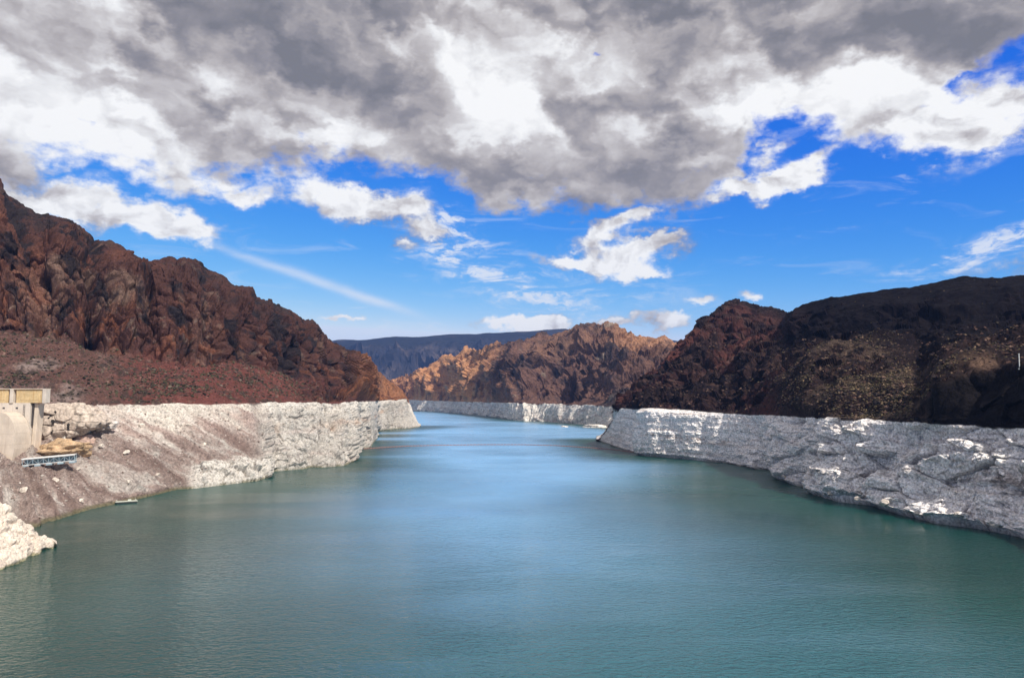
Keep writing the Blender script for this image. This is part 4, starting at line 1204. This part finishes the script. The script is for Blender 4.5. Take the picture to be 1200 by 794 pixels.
# ------------------------------------------------------------------ boulders one can pick out
bmeshes = []
for k in range(6):
    co, fc = rock_points(3, 60 + k, planes=8)
    tn = np.array(pale, np.float32)[None] * (0.75 + 0.5 * sstep(fbm(co * 3 + k, 3), -0.4, 0.4))[:, None]
    tmp = from_arrays('boulder', co * np.array((1.25, 1.0, 0.8), np.float32), fc, stone_mat, tn, False)
    bmeshes.append(tmp.data)
    bpy.data.objects.remove(tmp)
def boulder(p, r, k, label, group):
    o_ = bpy.data.objects.new('boulder', bmeshes[k % 6])
    COL.objects.link(o_)
    o_.location = (float(p[0]), float(p[1]), float(p[2]) + r * 0.25)
    o_.scale = (r, r, r)
    o_.rotation_euler = (random.uniform(-.3, .3), random.uniform(-.3, .3), random.uniform(0, 6.28))
    tag(o_, label, 'boulder', group)
spots = [(28, 574, 1.7, 'pale boulder on the gravel straight above the cream rock point'),
         (66, 562, 1.6, 'pale boulder straight below the truss dock'),
         (92, 549, 1.3, 'small pale boulder just off the lakeward end of the truss dock'),
         (118, 522, 1.5, 'pale boulder just downhill of the drilled cream block'),
         (148, 530, 1.6, 'pale boulder midway up the open gravel slope above the raft'),
         (150, 564, 1.3, 'small pale boulder directly above the moored raft'),
         (186, 556, 1.4, 'pale boulder on gravel between the raft and the white toe rocks'),
         (240, 520, 1.5, 'pale boulder on the slope straight above the white toe rocks'),
         (222, 498, 1.6, 'pale boulder high on the slope under the red talus, far from the dam'),
         (168, 498, 1.7, 'pale boulder under the old waterline, top of the gravel slope'),
         (280, 502, 1.5, 'pale boulder beside the grey gully where the white cliffs begin'),
         (96, 586, 1.3, 'pale boulder near the waterline between the rock point and the raft')]
for k, (a_, b_, r_, lb_) in enumerate(spots):
    boulder(ground_at('left_canyon_hill', a_, b_), r_, k, lb_, 'boulders on the gravel bank')
order = ('first', 'second', 'third', 'fourth', 'fifth', 'sixth', 'seventh', 'eighth')
for k, a_ in enumerate((918, 945, 972, 1002, 1036, 1076, 1120, 1166)):
    yy_ = float(np.interp(a_, [850, 880, 897, 908, 930, 945, 960, 985, 1030, 1060, 1100, 1150, 1200], [542, 549, 552, 557, 566, 571, 579, 587, 592, 602, 612, 618, 628])) - 4
    p_ = ground_at('right_canyon_hill', a_, yy_)
    boulder(p_, 1.2 + 0.9 * ((k * 37) % 10) / 10, k + 3, order[k] + ' bleached boulder along the dark shore, counted from the narrows', 'boulders along the dark shore')

# ------------------------------------------------------------------ desert scrub and loose stones too many to count
ico = bmesh.new()
bmesh.ops.create_icosphere(ico, subdivisions=1, radius=1.0)
ICO_V = np.array([v_.co[:] for v_ in ico.verts], np.float32)
ICO_F = np.array([[v_.index for v_ in f.verts] for f in ico.faces], np.int32)
ico.free()
def scatter(name, G, weight, n, smin, smax, cols, mat, label, squash=0.75, rough=0.35):
    P, V = G['P'], G['V']
    w = weight.copy()
    w[:6] = 0; w[-18:] = 0
    w = np.clip(w.ravel(), 0, None)
    idx = rng.choice(w.size, size=n, p=w / w.sum())
    pos = P.reshape(-1, 3)[idx] + rng.normal(size=(n, 3)).astype(np.float32) * 0.2
    sz = (smin + (smax - smin) * rng.random(n) ** 2).astype(np.float32)
    vv = ICO_V[None] * (1 + rough * rng.normal(size=(n, 12, 1)).astype(np.float32)) * sz[:, None, None]
    vv[..., 2] *= squash
    vv = vv + pos[:, None]
    ff = ICO_F[None] + (np.arange(n) * 12)[:, None, None]
    cc = np.array(cols, np.float32)[rng.integers(0, len(cols), n)] * (0.7 + 0.6 * rng.random((n, 1))).astype(np.float32)
    o_ = from_arrays(name, vv.reshape(-1, 3), ff.reshape(-1, 3), mat, np.repeat(cc, 12, 0), False)
    tag(o_, label, kind='stuff')
scrub_mat = rock_material('desert_scrub', 2.0, 0.3, 0.2)
flat_L = np.clip(LH['N'][..., 2], 0, 1)
if flat_L.mean() < 0.05: flat_L = np.clip(-LH['N'][..., 2], 0, 1)
patch = 0.25 + sstep(fbm(LH['P'] / 35 + 12, 3), 0.0, 0.35)
scatter('scrub_vegetation', LH, LH['tal'] * patch * np.clip(LH['P'][..., 1] / 500, 0.5, 2), 6000, 0.3, 1.15,
        [(0.060, 0.058, 0.036), (0.045, 0.042, 0.030), (0.085, 0.075, 0.050), (0.035, 0.030, 0.026), (0.13, 0.10, 0.08)], scrub_mat, 'low olive scrub dotting the red talus')
patchR = 0.2 + sstep(fbm(RH['P'] / 30 + 12, 3), -0.1, 0.3)
scatter('scrub_vegetation', RH, RH['slope'] * (1 - RH['crag'] * 0.8) * (0.12 + 1.3 * np.clip(RH['scree'], 0, 1)) * patchR * (1 - 0.9 * (RH['V'] > 2.75)) * (1 - (RH['X'] > 1070) * (RH['V'] < 2.02)), 7000, 0.2, 0.85,
        [(0.12, 0.095, 0.055), (0.10, 0.075, 0.05), (0.17, 0.12, 0.08), (0.06, 0.05, 0.035), (0.04, 0.035, 0.03)], scrub_mat, 'dry yellow scrub dotting the dark slope')
scatter('loose_rubble', LH, LH['ring'] * (1 - LH['rockring']) * (LH['V'] > 0.05), 4200, 0.15, 0.62,
        [(0.42, 0.36, 0.32), (0.32, 0.24, 0.21), (0.50, 0.45, 0.41), (0.20, 0.145, 0.125)], scrub_mat, 'loose broken stones over the gravel bank', 0.7)
scatter('loose_rubble', RH, RH['slope'] * (RH['V'] < 2.9) * (1 - (RH['X'] > 1070) * (RH['V'] < 2.02)), 3800, 0.3, 1.3,
        [(0.05, 0.038, 0.036), (0.10, 0.06, 0.05), (0.03, 0.026, 0.028), (0.14, 0.09, 0.07)], scrub_mat, 'dark loose stones over the varnished slope', 0.7)

# ------------------------------------------------------------------ the air
bm = bmesh.new()
add_box(bm, (0, 0, 395), (27000, 27000, 820))
hz_m = bpy.data.materials.new('haze')
hz_m.use_nodes = True
t = NT(hz_m.node_tree)
t.n.clear()
out = t.new('ShaderNodeOutputMaterial')
pv = t.new('ShaderNodeVolumePrincipled')
pv.inputs['Color'].default_value = (0.20, 0.40, 1.0, 1)
pv.inputs['Density'].default_value = 0.000042
pv.inputs['Anisotropy'].default_value = 0.0
t.l.new(pv.outputs[0], out.inputs['Volume'])
hz = bm_obj('haze', bm, hz_m)
tag(hz, 'thin blue desert haze filling the canyon air', kind='stuff')
